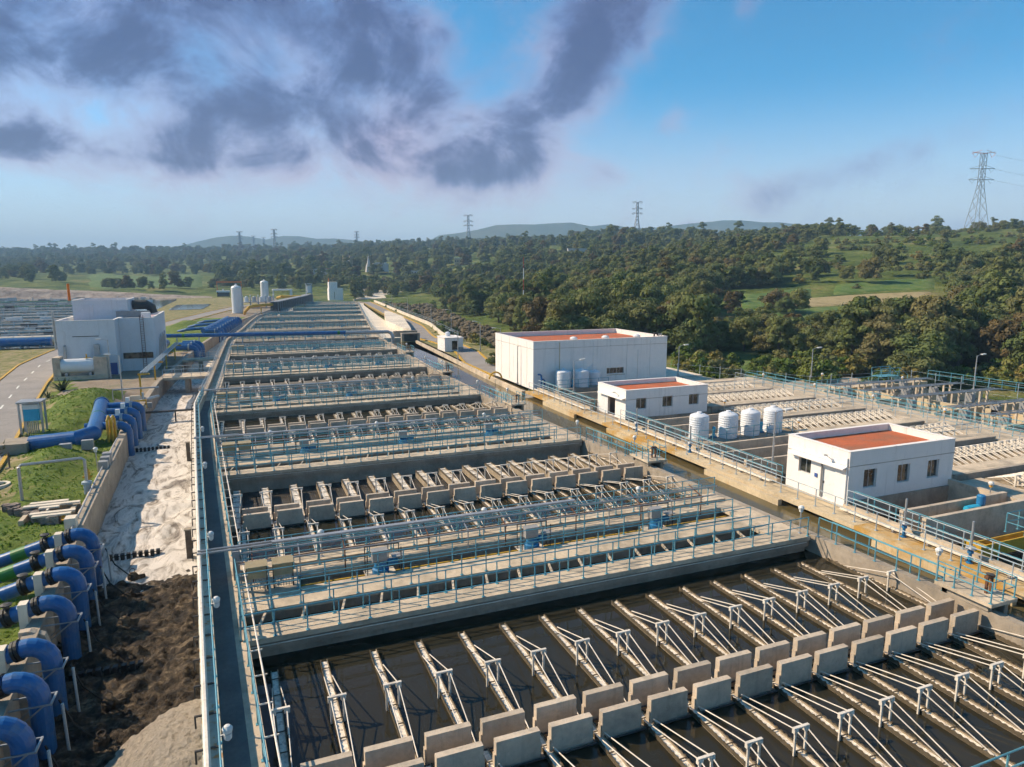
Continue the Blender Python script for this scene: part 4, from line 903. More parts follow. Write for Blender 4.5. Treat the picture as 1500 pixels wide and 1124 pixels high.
# floats, posts and beams in the channel
for q, (x0, x1, t) in enumerate(((-7.7, -4.9, 43.6), (-9.4, -6.4, 70.6), (-7.2, -4.4, 30.6))):
    fl_ = thing('float_boom', f"row of black floats across the channel, {ORD[q]} along it", 'float boom', (x0, t, -2.05), 'float booms')
    n = 9
    for i in range(n): MB().box(i * (x1 - x0) / n, i * (x1 - x0) / n + .2, -.12, .12, -.1, .26).build('float', MAT['black_rubber'], fl_)
    MB().tube([(0, 0, .12), (x1 - x0, 0, .12)], .03, 5).build('rope', MAT['black_rubber'], fl_)
for q, (x, t) in enumerate(((-3.35, 42.5), (-4.6, 65.3))):
    ps = thing('timber_post', f"weathered square post standing in the foam, {('nearer', 'farther')[q]} one", 'post', (x, t, -2.2))
    MB().box(-.16, .16, -.16, .16, 0, 1.75).build('shaft', MAT['bark'], ps); MB().box(-.19, .19, -.19, .19, 1.75, 1.83).build('cap', MAT['concrete_wall'], ps)
tag(MB().box(-9.9, sL(84) - 1.7, 83.7, 84.05, -1.0, -.82).box(-7, -6.85, 83.8, 83.95, -2.3, -1.0).box(-5, -4.85, 83.8, 83.95, -2.3, -1).build('channel_beam', MAT['dark_metal']), 'thin dark beam across the foam channel', 'beam')
for q, (t, w) in enumerate(((103, 4.2), (123, 3.0))):
    br_ = thing('channel_bridge', f"concrete footbridge with rails across the foam channel, {('nearer', 'farther')[q]} one", 'bridge', (0, t, 0))
    xa, xb = rwall(t) + .01, sL(t) - 1.76
    MB().box(xa, xb, 0, w, -.15, .18).build('deck', CONC, br_); MB().box((xa + xb) / 2 - .3, (xa + xb) / 2 + .3, .3, w - .3, -3, -.151).build('pier', WALL, br_)
    railing(f"grey railing on the front of the {('nearer', 'farther')[q]} channel footbridge", [(xa, t + .15, .18), (xb, t + .15, .18)], mat='rail_grey', parts=False)
    railing(f"grey railing on the back of the {('nearer', 'farther')[q]} channel footbridge", [(xa, t + w - .15, .18), (xb, t + w - .15, .18)], mat='rail_grey', parts=False)
# grassy bank left of the channel
ROADC = [(30, -16.6), (65, -20.9), (90, -24.6), (107, -27.0), (130, -29.6), (150, -29.6), (180, -27.2), (208, -20), (240, -14), (270, -8.2), (300, -2), (330, 6)]
def road_x(t): return interp(t, [p[0] for p in ROADC], [p[1] for p in ROADC])
def bank_z(x, t):
    d = rwall(t) - .75 - x
    z = -.35
    if t < 100:
        m = max(0, min(1, (d - .6) / 3.0)) * max(0, min(1, (abs(x - road_x(t)) - 3.3) / 3.5))
        hump = .15 + .2 * nz(x, t, 1, .12)
        for (cx, cy, rx, ry, hh) in ((-16.0, 87, 4.0, 6.5, 1.7), (-14.2, 60, 3.6, 5.5, 1.25)): hump += hh * math.exp(-((x - cx) / rx) ** 2 - ((t - cy) / ry) ** 2)
        z += m * hump
        for (cx, cy, r_, dz) in ((-12.3, 74, 4.2, -1.0), (-10.6, 49.0, 2.2, -.9), (-11.5, 90.5, 3.0, -.7)):
            q_ = math.hypot(x - cx, (t - cy) * .8) / r_
            if q_ < 1: z += dz * (1 - q_ * q_)
        z += .10 * nz(x, t, 7, .8) * m
        z -= .75 * max(0, min(1, (43.2 - t) / 1.5)) * max(0, min(1, (d + .5) / 1.0)) * max(0, min(1, (x + 15.5) / 1.5))
    elif 205 < t < 240: z += 1.3 * math.exp(-(((x - road_x(t) - 5.5) / 2.2) ** 2) - ((t - 214) / 9) ** 2)
    return z
tsb = list(np.arange(2, 130, .6)) + list(np.arange(130, 431, 4.0))
ks = [0, .4, .9, 1.4, 1.9, 2.4, 2.9, 3.4, 3.9, 4.4, 5, 5.6, 6.2, 6.8, 7.5, 8.2, 9, 10, 11, 12, 13.5, 15, 17, 19, 21, 24, 28, 35, 50, 80, 140, 240]
vs = []; fs = []; mi = []
for t in tsb:
    for d in ks:
        x = rwall(min(t, 330)) - .76 - d; vs.append((x, t, bank_z(x, t)))
w_ = len(ks)
for i in range(len(tsb) - 1):
    for j in range(w_ - 1):
        fs.append((i * w_ + j + 1, i * w_ + j, (i + 1) * w_ + j, (i + 1) * w_ + j + 1))
        x, t, _ = vs[i * w_ + j]; dr = abs(x - road_x(t))
        k_ = nz(x, t, 3, .25)
        mi.append(1 if (dr < 4.7 + 1.2 * k_ or x < road_x(t) - 5) else (2 if (t > 95 and t < 140) and x > -20 + k_ * 2 or (84 < t < 96 and x > -12.6) or t > 240 else 0))
mb = MB().add(vs, fs); mb.m = mi
bk = mb.build('bank', [MAT['grass'], MAT['grass_dry'], MAT['dirt']], smooth=True); struct(bk)
# road with yellow kerbs and white dashes
ts = [t for t in np.arange(30, 331, 3.0)]
rd = strip(MB(), lambda t: road_x(t) - 2.9, lambda t: road_x(t) + 2.9, ts, -1.0, -.27).build('road', MAT['asphalt']); struct(rd)
for sg, nm in ((-1, 'left'), (1, 'right')):
    kb = strip(MB(), lambda t: road_x(t) + sg * 3.05 - .14, lambda t: road_x(t) + sg * 3.05 + .14, ts, -1.0, -.15).build('kerb', MAT['yellow_paint'], rd)
for t in np.arange(36, 200, 7.5): strip(MB(), lambda q: road_x(q) - .09, lambda q: road_x(q) + .09, [t, t + 2.6], -.268, -.264).build('lane_dash', MAT['road_paint'], rd)
# ---- blue delivery pipes
BLUE = MAT['blue_paint']
def arc_drop(p, d, r, z0, slope, n=6, drop=-2.4):
    """points: from p heading d (unit xy) at the given rise, mitred bend over to vertical"""
    ph = math.atan(slope); pts = [(p[0], p[1], z0)]; h_, z = 0.0, z0; st = (ph + math.pi / 2) / n
    for i in range(n):
        a = ph - st * (i + .5); h_ += r * st * math.cos(a); z += r * st * math.sin(a); pts.append((p[0] + d[0] * h_, p[1] + d[1] * h_, z))
    pts.append((pts[-1][0], pts[-1][1], drop)); return pts
def delivery_pipe(label, end, d, ln, r, zc, group, rich=True, drop=-2.4, slope=0.0):
    """pipe of length ln arriving at end along d, then bending down"""
    L0 = math.hypot(*d); d = (d[0] / L0, d[1] / L0)
    root = thing('delivery_pipe', label, 'pipe', (end[0], end[1], 0), group)
    at_ = lambda u: (d[0] * u, d[1] * u)
    P3 = lambda u: (d[0] * u, d[1] * u, zc + slope * (u + .35))
    def ring(u, rr, w, mb): mb.tube([P3(u - w / 2), P3(u + w / 2)], rr, 18)
    MB().tube([P3(-ln), P3(-.35)], r, 18).build('pipe', BLUE, root, smooth=False)
    el_pts = arc_drop(at_(-.35), d, r * 2.1, zc, slope, 6, drop)
    MB().tube(el_pts, r * 1.02, 18).build('elbow', BLUE, root)
    f = MB(); ring(-.55, r * 1.2, .10, f); ring(-.42, r * 1.2, .10, f); f.build('flange', MAT['black_rubber' if rich else 'rail_grey'], root)
    if rich:
        f = MB(); ring(-1.65, r * 1.25, .12, f); ring(-1.48, r * 1.12, .2, f); f.build('coupling', MAT['black_rubber'], root)
        x_, y_, z_ = P3(-1.6)
        MB().tube([(x_, y_, z_ + r), (x_, y_, z_ + r + .18)], .09, 8).lathe([(.20, z_ + r + .18), (.22, z_ + r + .25), (.1, z_ + r + .29)], 10, (x_, y_, 0)).build('valve_head', MAT['dark_metal'], root)
        g_ = MB(); ring(-2.75, r * 1.012, .65, g_); g_.build('green_band', MAT['green_band'], root)
        px_, py_, pz_ = P3(-.95)
        MB().box(px_ - .16, px_ + .16, py_ - r * 1.2, py_ + r * .2, -.6, pz_ + r + .10).build('saddle', MAT['concrete_pale'], root)
        ex, ey = el_pts[-1][0] + d[0] * r * 1.25, el_pts[-1][1] + d[1] * r * 1.25
        sx, sy = -d[1], d[0]
        fr = MB()
        for sgn in (-1, 1):
            fr.bar((ex - d[0] * 1.6 + sx * sgn * r * 1.1, ey - d[1] * 1.6 + sy * sgn * r * 1.1, -.1), (ex + sx * sgn * r * 1.1, ey + sy * sgn * r * 1.1, -.1), .045, .045)
            fr.bar((ex - d[0] * 1.2 + sx * sgn * r * 1.1, ey - d[1] * 1.2 + sy * sgn * r * 1.1, -.9), (ex - d[0] * .2 + sx * sgn * r * 1.1, ey - d[1] * .2 + sy * sgn * r * 1.1, -.1), .05, .05)
        fr.bar((ex + sx * r * 1.2, ey + sy * r * 1.2, -.1), (ex - sx * r * 1.2, ey - sy * r * 1.2, -.1), .06, .06)
        fr.build('bracket', MAT['galv'], root)
        MB().tube([(ex + .25, ey - .1, -.3), (ex + .30, ey - .1, -2.4)], .05, 6).build('guide_tube', MAT['rail_grey'], root)
        MB().tube([(ex + .1, ey + .2, -.3), (ex + .5, ey, -1.2), (ex + 1.2, ey - .2, -1.9), (ex + 1.6, ey - .3, -2.1)], .035, 5).build('cable', MAT['black_rubber'], root)
    return root
for q, t in enumerate((40.6, 38.1, 35.3, 32.2, 28.4, 26.0, 23.4)):
    x = rwall(t) + .32
    delivery_pipe(f"thick blue pipe bending down into the sludge channel, {ORD[q]} from the back of seven", (x, t), (1, -.03), 7.5, .33, .72, 'seven blue delivery pipes at lower left', slope=.29)
    bt = thing('pipe_buttress', f"sloping concrete buttress between blue pipes, {ORD[q]} from the back at lower left", 'buttress', (rwall(t) - .1, t - 1.15, 0), 'pipe buttresses')
    MB().prismy([(-.5, -1), (.62, -2.4), (.55, -.75), (.38, -.05), (-.12, .22), (-.5, .22)], -.16, .16).build('body', MAT['concrete_block'], bt)
    pm = thing('sunken_pump', f"dirty pump with lifting ring lying in the sludge, {ORD[q]} from the back", 'pump', (x + 2.3, t - .35, -2.15), 'sunken pumps')
    MB().lathe([(.26, -.2), (.27, .30), (.20, .40), (.12, .46)], 10).tube([(.1, 0, .15), (.55, .2, .1)], .13, 8).build('casing', MAT['sludge'], pm)
    MB().tube([(.13 * math.cos(a), .05 * math.cos(a), .56 + .13 * math.sin(a)) for a in np.linspace(0, 6.2, 12)], .025, 5).build('lifting_ring', MAT['bark'], pm)
# manifold with four branches
mf = thing('pipe_manifold', 'big blue header pipe with domed end, feeding four branches beside the grass mound', 'pipe', (-12, 66, 0))
MB().tube([(-4.6, 1.0, .2), (-1.2, .2, .5), (-.1, 1.4, .62), (-.3, 4, .7), (-1.6, 15.6, .75)], .66, 20).build('header', BLUE, mf)
MB().tube([(-1.58, 15.4, .75), (-1.62, 15.75, .75), (-1.66, 16.05, .75)], [.74, .74, .35], 20).build('end_flange', BLUE, mf)
gb_ = MB(); gb_.tube([(-.75, 8.0, .72), (-.79, 8.3, .722)], .668, 20); gb_.build('green_band', MAT['green_band'], mf)
for q, t in enumerate((80.0, 76.6, 73.2, 69.6)):
    delivery_pipe(f"blue branch pipe from the big header into the foam channel, {ORD[q]} from back", (rwall(t) - .3, t), (1, -.06), 3.0, .36, .72, 'four blue branch pipes', rich=False)
    bx_ = MB().box(rwall(t) - 1.25, rwall(t) - .9, t - .2, t + .2, 1.0, 1.55).build('valve_box', MAT['white_metal']); tag(bx_, f"white valve box on the blue branch pipes, {ORD[q]} from the back", 'valve box', 'valve boxes on the branch pipes')
MB().box(-6.6, -4.6, -.4, 2.2, -1, .55).build('anchor_block', MAT['concrete_wall'], mf)
yv = thing('yellow_pipe_loop', 'yellow gooseneck pipe rising beside the blue branch pipes', 'pipe', (rwall(67) - 1.3, 67.6, 0))
for d_ in (0, .35): MB().tube([(d_, 0, -.6), (d_, 0, 1.6), (d_ + .1, .25, 1.95), (d_ + .15, .55, 1.6), (d_ + .15, .55, -.2)], .11, 8).build('pipe', MAT['yellow_paint'], yv)
for q, (x, t) in enumerate(((-13.4, 63.4), (-12.0, 64.2))):
    eb = thing('meter_box', f"grey meter box on legs beside the manifold, {('left', 'right')[q]} one", 'meter box', (x, t, -.5))
    MB().box(-.42, .42, -.25, .25, .45, 1.25).build('case', MAT['cabinet_grey'], eb); MB().box(-.4, -.34, -.2, .2, -.2, .45).box(.34, .4, -.2, .2, -.2, .45).build('leg', MAT['galv'], eb)
# further pipe clusters
def cluster(label, pts, hdr, r, grp):
    root = thing('pipe_manifold', label + ', header pipe', 'pipe', (hdr[0][0], hdr[0][1], 0))
    MB().tube([(x - hdr[0][0], y - hdr[0][1], .6) for x, y in hdr], r * 1.35, 16).build('header', BLUE, root)
    for q, (x, t) in enumerate(pts):
        delivery_pipe(f"{label}, branch {ORD[q]} from the front", (x, t), (1, -.05), 2.6, r, .65, grp, rich=False)
cluster('blue pipes beside the grey building and channel bridge', [(rwall(t) - .4, t) for t in (139, 143, 147)], [(-13.5, 138), (-13.0, 150)], .55, 'blue branch pipes by the grey building')
cluster('far bank of blue pipes by the white silo', [(rwall(t) - .4, t) for t in np.arange(176, 226, 5.0)], [(rwall(176) - 3.4, 178), (rwall(222) - 3.6, 224)], .45, 'far blue branch pipes')
for q, t in enumerate((186, 200, 214)):
    o = thing('feeder_pipe', f"blue feeder pipe joining the far header from the road side, {ORD[q]} from the front", 'pipe', (rwall(t) - 5.2, t, 0), 'far blue feeder pipes')
    MB().tube([(-5.5, 3, -.3), (-3.5, 1.6, .3), (1.6, 0, .7)], .38, 12).build('pipe', BLUE, o)
xp = thing('crossing_pipe', 'long blue pipe crossing above the channel and the far tanks', 'pipe', (-13, 150, 0))
MB().tube([(0, 0, 2.0), (34, -5.8, 2.0)], .38, 16).build('pipe', BLUE, xp); MB().tube([(34.1, -5.82, 2.0), (42.5, -7.2, 2.0), (43.2, -7.4, 1.7), (43.5, -7.5, .9), (43.5, -7.5, -.5)], .36, 14).build('end_pipe', MAT['galv'], xp)
for u in (3.0, 32.4): MB().tube([(u, -u * .1706, 2.0), (u + .5, -(u + .5) * .1706, 2.0)], .388, 16).build('green_band', MAT['green_band'], xp)
for u in np.arange(2, 42, 4.0): MB().box(u - .1, u + .1, -u * .1706 - .1, -u * .1706 + .1, -.6, 1.6).build('support', MAT['rail_grey'], xp)
# pit with gantry pipe, yellow hydrant, weir boxes
gp_ = thing('pipe_gantry', 'grey pipe bent into a gantry on the grass mound beside the valve pit', 'pipe', (-13.6, 51.5, 0))
MB().tube([(0, 0, -.3), (0, 0, 2.0), (.15, 0, 2.15), (3.4, .5, 2.15), (3.6, .5, 2.0), (3.6, .5, -.5)], .10, 8).build('pipe', MAT['galv'], gp_); MB().lathe([(.22, -.5), (.22, .3), (.32, .34), (.32, .5), (.15, .56)], 10, (3.6, .5, 0)).build('valve', MAT['rail_grey'], gp_)
hy = thing('hydrant', 'yellow hydrant by the valve pit at the retaining wall', 'hydrant', (-10.3, 54.0, -.5))
MB().lathe([(.2, 0), (.16, .1), (.16, .9), (.2, .95), (.2, 1.1), (.12, 1.35), (.03, 1.45)], 12).build('barrel', MAT['yellow_paint'], hy); MB().tube([(-.3, 0, .8), (.3, 0, .8)], .08, 8).build('outlet', MAT['yellow_paint'], hy)
pit = thing('valve_pit', 'broken concrete valve pit with slabs and stones beside the wall', 'pit', (-11.2, 47.6, 0))
MB().box(-1.4, 1.4, .9, 1.15, -1.2, .05).box(-1.4, -1.15, -1.2, .899, -1.2, .0).box(1.0, 1.25, -1.2, .899, -1.2, .04).build('pit_wall', CONC, pit)
for q in range(6): MB().box(-.8 + rnd.uniform(-1, .9), .1 + rnd.uniform(-.9, .9) + .5, q * .45 - 1.2, q * .45 - .85, .06 + .03 * q, .16 + .03 * q).build('slab', MAT['concrete_pale'], pit)
MB().box(-.9, 1.0, -.6, .5, -.5, -.44).build('cover', MAT['yellow_paint'], pit)
st_ = MB()
for q in range(70):
    a_ = rnd.uniform(0, 1); x = -2.8 + a_ * 3.2 + rnd.uniform(-.3, .3); y = 2.2 - a_ * 3.4 + rnd.uniform(-.4, .4); s_ = rnd.uniform(.08, .2)
    st_.box(x - s_, x + s_, y - s_ * .8, y + s_ * .8, -.5, .0 + s_ * .8)
stn = st_.build('stones', MAT['rock'], pit); stn['kind'] = 'stuff'
lb_ = thing('wall_cabinet', 'grey cabinets on the retaining wall by the valve pit', 'cabinet', (-9.7, 56.5, 0))
for q in range(3): MB().box(-.35, .25, q * .9, q * .9 + .6, -.1, .65 + .1 * q).build('case', MAT['cabinet_grey'], lb_)
lb2 = thing('wall_cabinet', 'pale concrete box on the retaining wall above the first blue pipe', 'cabinet', (-9.2, 43.4, 0)); MB().box(-.45, .1, 0, .7, -.4, .75).build('case', MAT['concrete_pale'], lb2)
lamp_post('white ball lamp on thin post by the retaining wall', (-10.3, 57.6, -.4), 1.7)
mh = thing('manhole', 'round concrete manhole ring in the dry grass near the road', 'manhole', (-16.0, 55.6, -.4)); MB().lathe([(.75, -.2), (.75, .38), (.55, .38), (.55, .1)], 18).build('ring', MAT['concrete_pale'], mh)
# cabinet kiosk by the road
kk = thing('kiosk', 'teal and grey electrical kiosk on posts at the road edge', 'kiosk', (-18.0, 74.2, -.3))
for x in (-.85, .85):
    for y in (-.7, .7): MB().box(x - .08, x + .08, y - .08, y + .08, 0, 2.9).build('post', MAT['galv'], kk)
MB().box(-.60, .60, -.5, .5, 1.2, 2.7).build('case', MAT['motor_cyan'], kk); MB().box(-.62, .62, -.52, .52, 2.3, 2.72).build('hood', MAT['white_metal'], kk); MB().box(-1.0, 1.0, -.9, .9, 2.9, 3.05).build('roof', MAT['galv'], kk)
mm = MB()
for j in range(7): mm.tube([(-.45 + j * .15, -.45, 0), (-.45 + j * .15, -.45, 1.2)], .05, 6)
mm.build('conduit', MAT['galv'], kk)
# grey process building on the left
gb = thing('process_building', 'grey-white stepped building with pink flat roof beside the road at left', 'building', (-23.6, 113.2, -.4))
def blk(x0, x1, y0, y1, h, par=.55):
    w = MB(); T = .25
    w.box(x0, x1, y0, y0 + T, 0, h).box(x0, x1, y1 - T, y1, 0, h).box(x0, x0 + T, y0 + T, y1 - T, 0, h).box(x1 - T, x1, y0 + T, y1 - T, 0, h)
    w.build('wall', MAT['grey_wall'], gb); MB().box(x0 + T, x1 - T, y0 + T, y1 - T, h - par - .2, h - par).build('roof', MAT['roof_pink'], gb)
    MB().box(x0 - .03, x1 + .03, y0 - .03, y0 + T + .02, h, h + .06).box(x1 - T - .02, x1 + .03, y0 + T + .021, y1, h, h + .06).box(x0 - .03, x0 + T + .02, y0 + T + .021, y1, h, h + .06).build('parapet_cap', MAT['white_wall'], gb)
blk(0, 7.3, 0, 12, 8.0); blk(7.32, 12.0, 3.6, 22, 8.0); blk(.9, 8.2, 7.5, 7.6 + 8.5, 10.6, .4)
MB().box(2.2, 4.1, -.03, -.002, .3, 5.6).build('shutter', MAT['grey_wall'], gb)
MB().box(1.9, 5.2, -.04, -.002, 5.7, 5.8).build('lintel_line', MAT['dark_metal'], gb)
MB().tube([(.9, -.3, .5), (.9, -.3, 4.3), (.9, .1, 4.5)], .18, 8).build('vent_duct', MAT['galv'], gb); MB().box(4.5, 5.2, -.5, -.002, 1.6, 4.6).build('vent_duct', MAT['galv'], gb)
MB().box(5.6, 7.2, -.08, -.002, .1, 1.8).build('door', MAT['paper_blue'], gb); MB().box(7.6, 11.6, 3.52, 3.598, 1.9, 2.8).build('window', MAT['glass'], gb)
ld = MB()
for yy in (10.2, 10.65): ld.tube([(yy, 3.3, .2), (yy, 3.3, 8.4)], .04, 5)
for z in np.arange(.4, 8.3, .35): ld.tube([(10.2, 3.3, z), (10.65, 3.3, z)], .025, 5)
ld.build('ladder', MAT['rust'], gb)
MB().box(6.6, 11.2, 7.2, 7.45, 7.45, 8.9).build('roof_screen', MAT['cabinet_grey'], gb); MB().tube([(8.3, 12.8, 9.6), (10.2, 12.8, 9.6), (10.9, 12.8, 9.2), (11.1, 12.8, 8.2)], .75, 14).build('air_duct', MAT['dark_metal'], gb)
MB().box(10.2, 11.4, 5.2, 6.6, 7.5, 8.7).build('roof_unit', MAT['white_metal'], gb); MB().box(2.6, 3.6, 7.4, 7.498, 8.1, 9.9).build('door', MAT['grey_wall'], gb)
for q in range(3): MB().tube([(12.05, 8 + q * 3.5, .5), (12.25, 8 + q * 3.5, 4.5), (12.25, 9.5 + q * 3.5, 5.0), (12.25, 9.5 + q * 3.5, .5)], .09, 6).build('wall_pipe', MAT['galv'], gb)
MB().lathe([(.20, 10.6), (.17, 13.1)], 10, (.6, 7.6, 0)).build('orange_marker', MAT['orange_paint'], gb)
MB().tube([(-.25, .4, 4), (-.25, .4, 9.4)], .16, 8).build('stack', MAT['galv'], gb)
# silver horizontal vessel
sv_ = thing('horizontal_vessel', 'silver horizontal tank between concrete end walls before the grey building', 'tank', (-23.4, 110.6, -.4))
MB().box(-.3, .6, -.9, 1.3, 0, 3.2).build('end_wall', MAT['concrete_block'], sv_); MB().box(4.6, 6.2, -.9, 1.3, 0, 3.1).build('end_wall', MAT['concrete_block'], sv_)
MB().tube([(.62, 0, 1.9), (4.58, 0, 1.9)], 1.0, 22).build('shell', MAT['white_metal'], sv_, smooth=False); MB().box(1.0, 1.3, -.6, .6, 0, 1.0).box(3.9, 4.2, -.6, .6, 0, 1.0).build('saddle', MAT['galv'], sv_)
MB().tube([(3.7, -.2, 2.9), (3.7, -.2, 3.5)], .1, 8).bar((3.4, -.3, 3.0), (4.2, -.3, 3.0), .1, .1).build('valve', MAT['yellow_paint'], sv_); MB().box(-.3, 6.2, -1.1, -.9, 0, .6).build('kerb', CONC, sv_)
# yellow tray supports by the channel and long cable tray
ct = thing('cable_tray', 'dark pipe tray on yellow supports slanting beside the foam channel', 'pipe tray', (rwall(96) - 1.3, 93.5, 0))
for d_ in (0, .3, .6): MB().tube([(d_, 0, 2.3), (d_ + 1.4, 36, 2.5)], .09, 6).build('pipe', MAT['rail_grey'], ct)
for u in (0, 12, 24, 35): MB().box(-.2 + u * .039, 0 + u * .039, u - .1, u + .1, -.6, 2.2).box(-.3 + u * .039, 1.0 + u * .039, u - .12, u + .12, 2.2 - .18, 2.2).build('support', MAT['yellow_paint'], ct)
pw = thing('pump_skid', 'cluster of pipes, valves and boxes on gravel by the channel wall', 'pipework', (-13.2, 86.0, -.5))
MB().tube([(0, 0, 0), (0, 0, 2.0), (4.6, .3, 2.0)], .09, 6).build('pipe', MAT['galv'], pw); MB().tube([(2.2, -2.0, 0), (2.2, -2.0, .9), (3.4, -1.6, .9), (3.4, -1.6, 0)], .12, 8).build('pipe', MAT['yellow_paint'], pw)
for q in range(6): MB().box(1.6 + rnd.uniform(-.4, 1.6), 2.1 + rnd.uniform(-.2, 1.6) + .5, -2.5 + q * .9, -2.1 + q * .9, 0, rnd.uniform(.4, 1.1)).build('valve_box', MAT['cabinet_grey' if q % 2 else 'concrete_pale'], pw)
MB().tube([(2.4, .2, .5), (4.2, 3.2, .5)], .16, 8).tube([(3.0, -.4, .4), (3.0, -.4, 1.6)], .13, 8).build('pipe', MAT['rail_grey'], pw)
street_lamp('grey lamp pole with round sign near the silver tank', (-12.6, 88.5, -.5), 5.6, (-1, 0))
street_lamp('lamp pole on the wall of the grey building at left', (-16.8, 109.5, -.5), 5.6, (-1, 0))
# agaves and small shrubs in the dry verge
def agave(label, loc, s=1.0):
    root = thing('agave', label, 'plant', loc, 'spiky agave plants in the verge'); mb = MB(); r2 = random.Random(int(loc[1] * 10))
    for i in range(26):
        a = r2.uniform(0, 6.28); e = r2.uniform(.3, 1.3); l = s * r2.uniform(.8, 1.25); w = .07 * s
        dx, dy, dz = math.cos(a) * math.cos(e), math.sin(a) * math.cos(e), math.sin(e); sx, sy = -math.sin(a) * w, math.cos(a) * w
        m_ = (dx * l * .5, dy * l * .5, dz * l * .55)
        mb.add([(sx, sy, 0), (-sx, -sy, 0), (m_[0] - sx, m_[1] - sy, m_[2]), (m_[0] + sx, m_[1] + sy, m_[2]), (dx * l, dy * l, dz * l * .9)], [(0, 1, 2, 3), (3, 2, 4)])
    mb.build('leaf_rosette', MAT['leaf_agave'], root); return root
for q, (x, t, s_) in enumerate(((-20.6, 99.4, 2.0), (-17.2, 68.6, 1.3), (-18.5, 66.0, 1.2), (-21.2, 94.5, 1.0), (-18.0, 61.5, .9))): agave(f"dark spiky agave in the dry verge by the road, {ORD[q]} listed from the grey building", (x, t, -.3), s_)
for q, (x, t) in enumerate(((-20.6, 86.5), (-16.6, 60.8))):
    o = MB().tube([(x, t, -.5), (x, t, 1.0)], .06, 6).box(x - .25, x + .25, t - .2, t + .2, -.45, -.2).build('marker_post', MAT['bark']); tag(o, f"thin dark marker post in the verge, {('farther', 'nearer')[q]} one", 'post')

# grass tufts over the bank: uncountable, one object
gv = []; gf = []
for _ in range(9000):
    t = 20 + 82 * nrng.random() ** 1.2; d = nrng.uniform(.3, 14); x = rwall(t) - .8 - d
    if abs(x - road_x(t)) < 3.5 or x < road_x(t) + 3.4: continue
    if nz(x, t, 3, .25) > .25 and abs(x - road_x(t)) < 6: continue
    if math.hypot(x + 12.3, (t - 74) * .8) < 3.2 or math.hypot(x + 10.6, (t - 49) * .8) < 1.8 or (t > 84 and x > -13) or t > 96: continue
    z = bank_z(x, t); h_ = nrng.uniform(.04, .10); a_ = nrng.uniform(0, 3.14); w_ = nrng.uniform(.03, .08)
    for k_ in (0, 1.05, 2.1):
        dx, dy = math.cos(a_ + k_) * w_, math.sin(a_ + k_) * w_; o_ = len(gv)
        gv += [(x - dx, t - dy, z - .03), (x + dx, t + dy, z - .03), (x + dx * .6 + nrng.normal() * .05, t + dy * .6, z + h_), (x - dx * .5, t - dy * .5, z + h_ * .8)]; gf.append((o_, o_ + 1, o_ + 2, o_ + 3))
tag(MB().add(gv, gf).build('grass_tufts', MAT['leaf_grass']), 'rough grass tufts on the left bank', 'grass', kind='stuff')
# ------------------------------------------------------------------ land, far works, background
CA, SA = math.cos(R(22)), math.sin(R(22))
def loc2w(a, D): return (a * CA + D * SA, -a * SA + D * CA)          # lateral, forward of the viewpoint's heading -> plan
def w2loc(x, y): return (x * CA - y * SA, x * SA + y * CA)
LX = [-.95, -.75, -.45, -.19, -.06, .15, .45, .75, 1.15]             # tangent of bearing
LD = [40, 100, 128, 165, 210, 300, 400, 470, 600, 900, 1300, 1800, 2600]
LZ = np.array([
    [-2.7, -2.7, -2.7, -2.7, -2.7, -2.7, -1.2, .4, 5, 13, 30, 58, 66],
    [-2.7, -2.7, -2.7, -2.7, -2.7, -2.7, -1.2, .4, 5, 13, 30, 58, 66],
    [-2.7, -2.7, -2.7, -2.7, -2.7, -2.7, -1.2, 0, 4, 13, 38, 60, 66],
    [-2.7, -2.7, -2.7, -2.7, -2.7, -2.7, -1.5, .5, 8, 30, 56, 70, 75],
    [-2.7, -2.7, -2.7, -2.7, -2.7, -2, 2, 6, 14, 40, 60, 76, 80],
    [-2.7, -2.5, -1.2, 0, 2.5, 9, 17, 22, 32, 58, 66, 76, 80],
    [-2.7, -2.7, -1.2, .8, 4.2, 17, 31, 36, 44, 48, 50, 55, 60],
    [-2.7, -2.6, -.8, 2, 7, 22, 37, 41, 43, 42, 40, 45, 50],
    [-2.7, -2.6, -.8, 2, 7, 22, 37, 41, 43, 42, 40, 45, 50]])
LDl = np.log(LD)
def land_z(u, D):
    d = math.log(max(40, min(2600, D)))
    col = [np.interp(d, LDl, LZ[i]) for i in range(len(LX))]
    z = float(np.interp(u, LX, col))
    if D > 130:
        x, y = loc2w(u * D, D); z += nz(x, y, 2, .012) * min(4.0, (D - 130) * .012)
    return z
us = np.linspace(-1.35, 1.6, 120); ds = np.concatenate([np.linspace(40, 130, 10), np.geomspace(136, 2600, 70)])
vs = []; fs = []
for D in ds:
    for u in us: x, y = loc2w(u * D, D); vs.append((x, y, land_z(u, D)))
n = len(us)
for i in range(len(ds) - 1):
    for j in range(n - 1): fs.append((i * n + j, i * n + j + 1, (i + 1) * n + j + 1, (i + 1) * n + j))
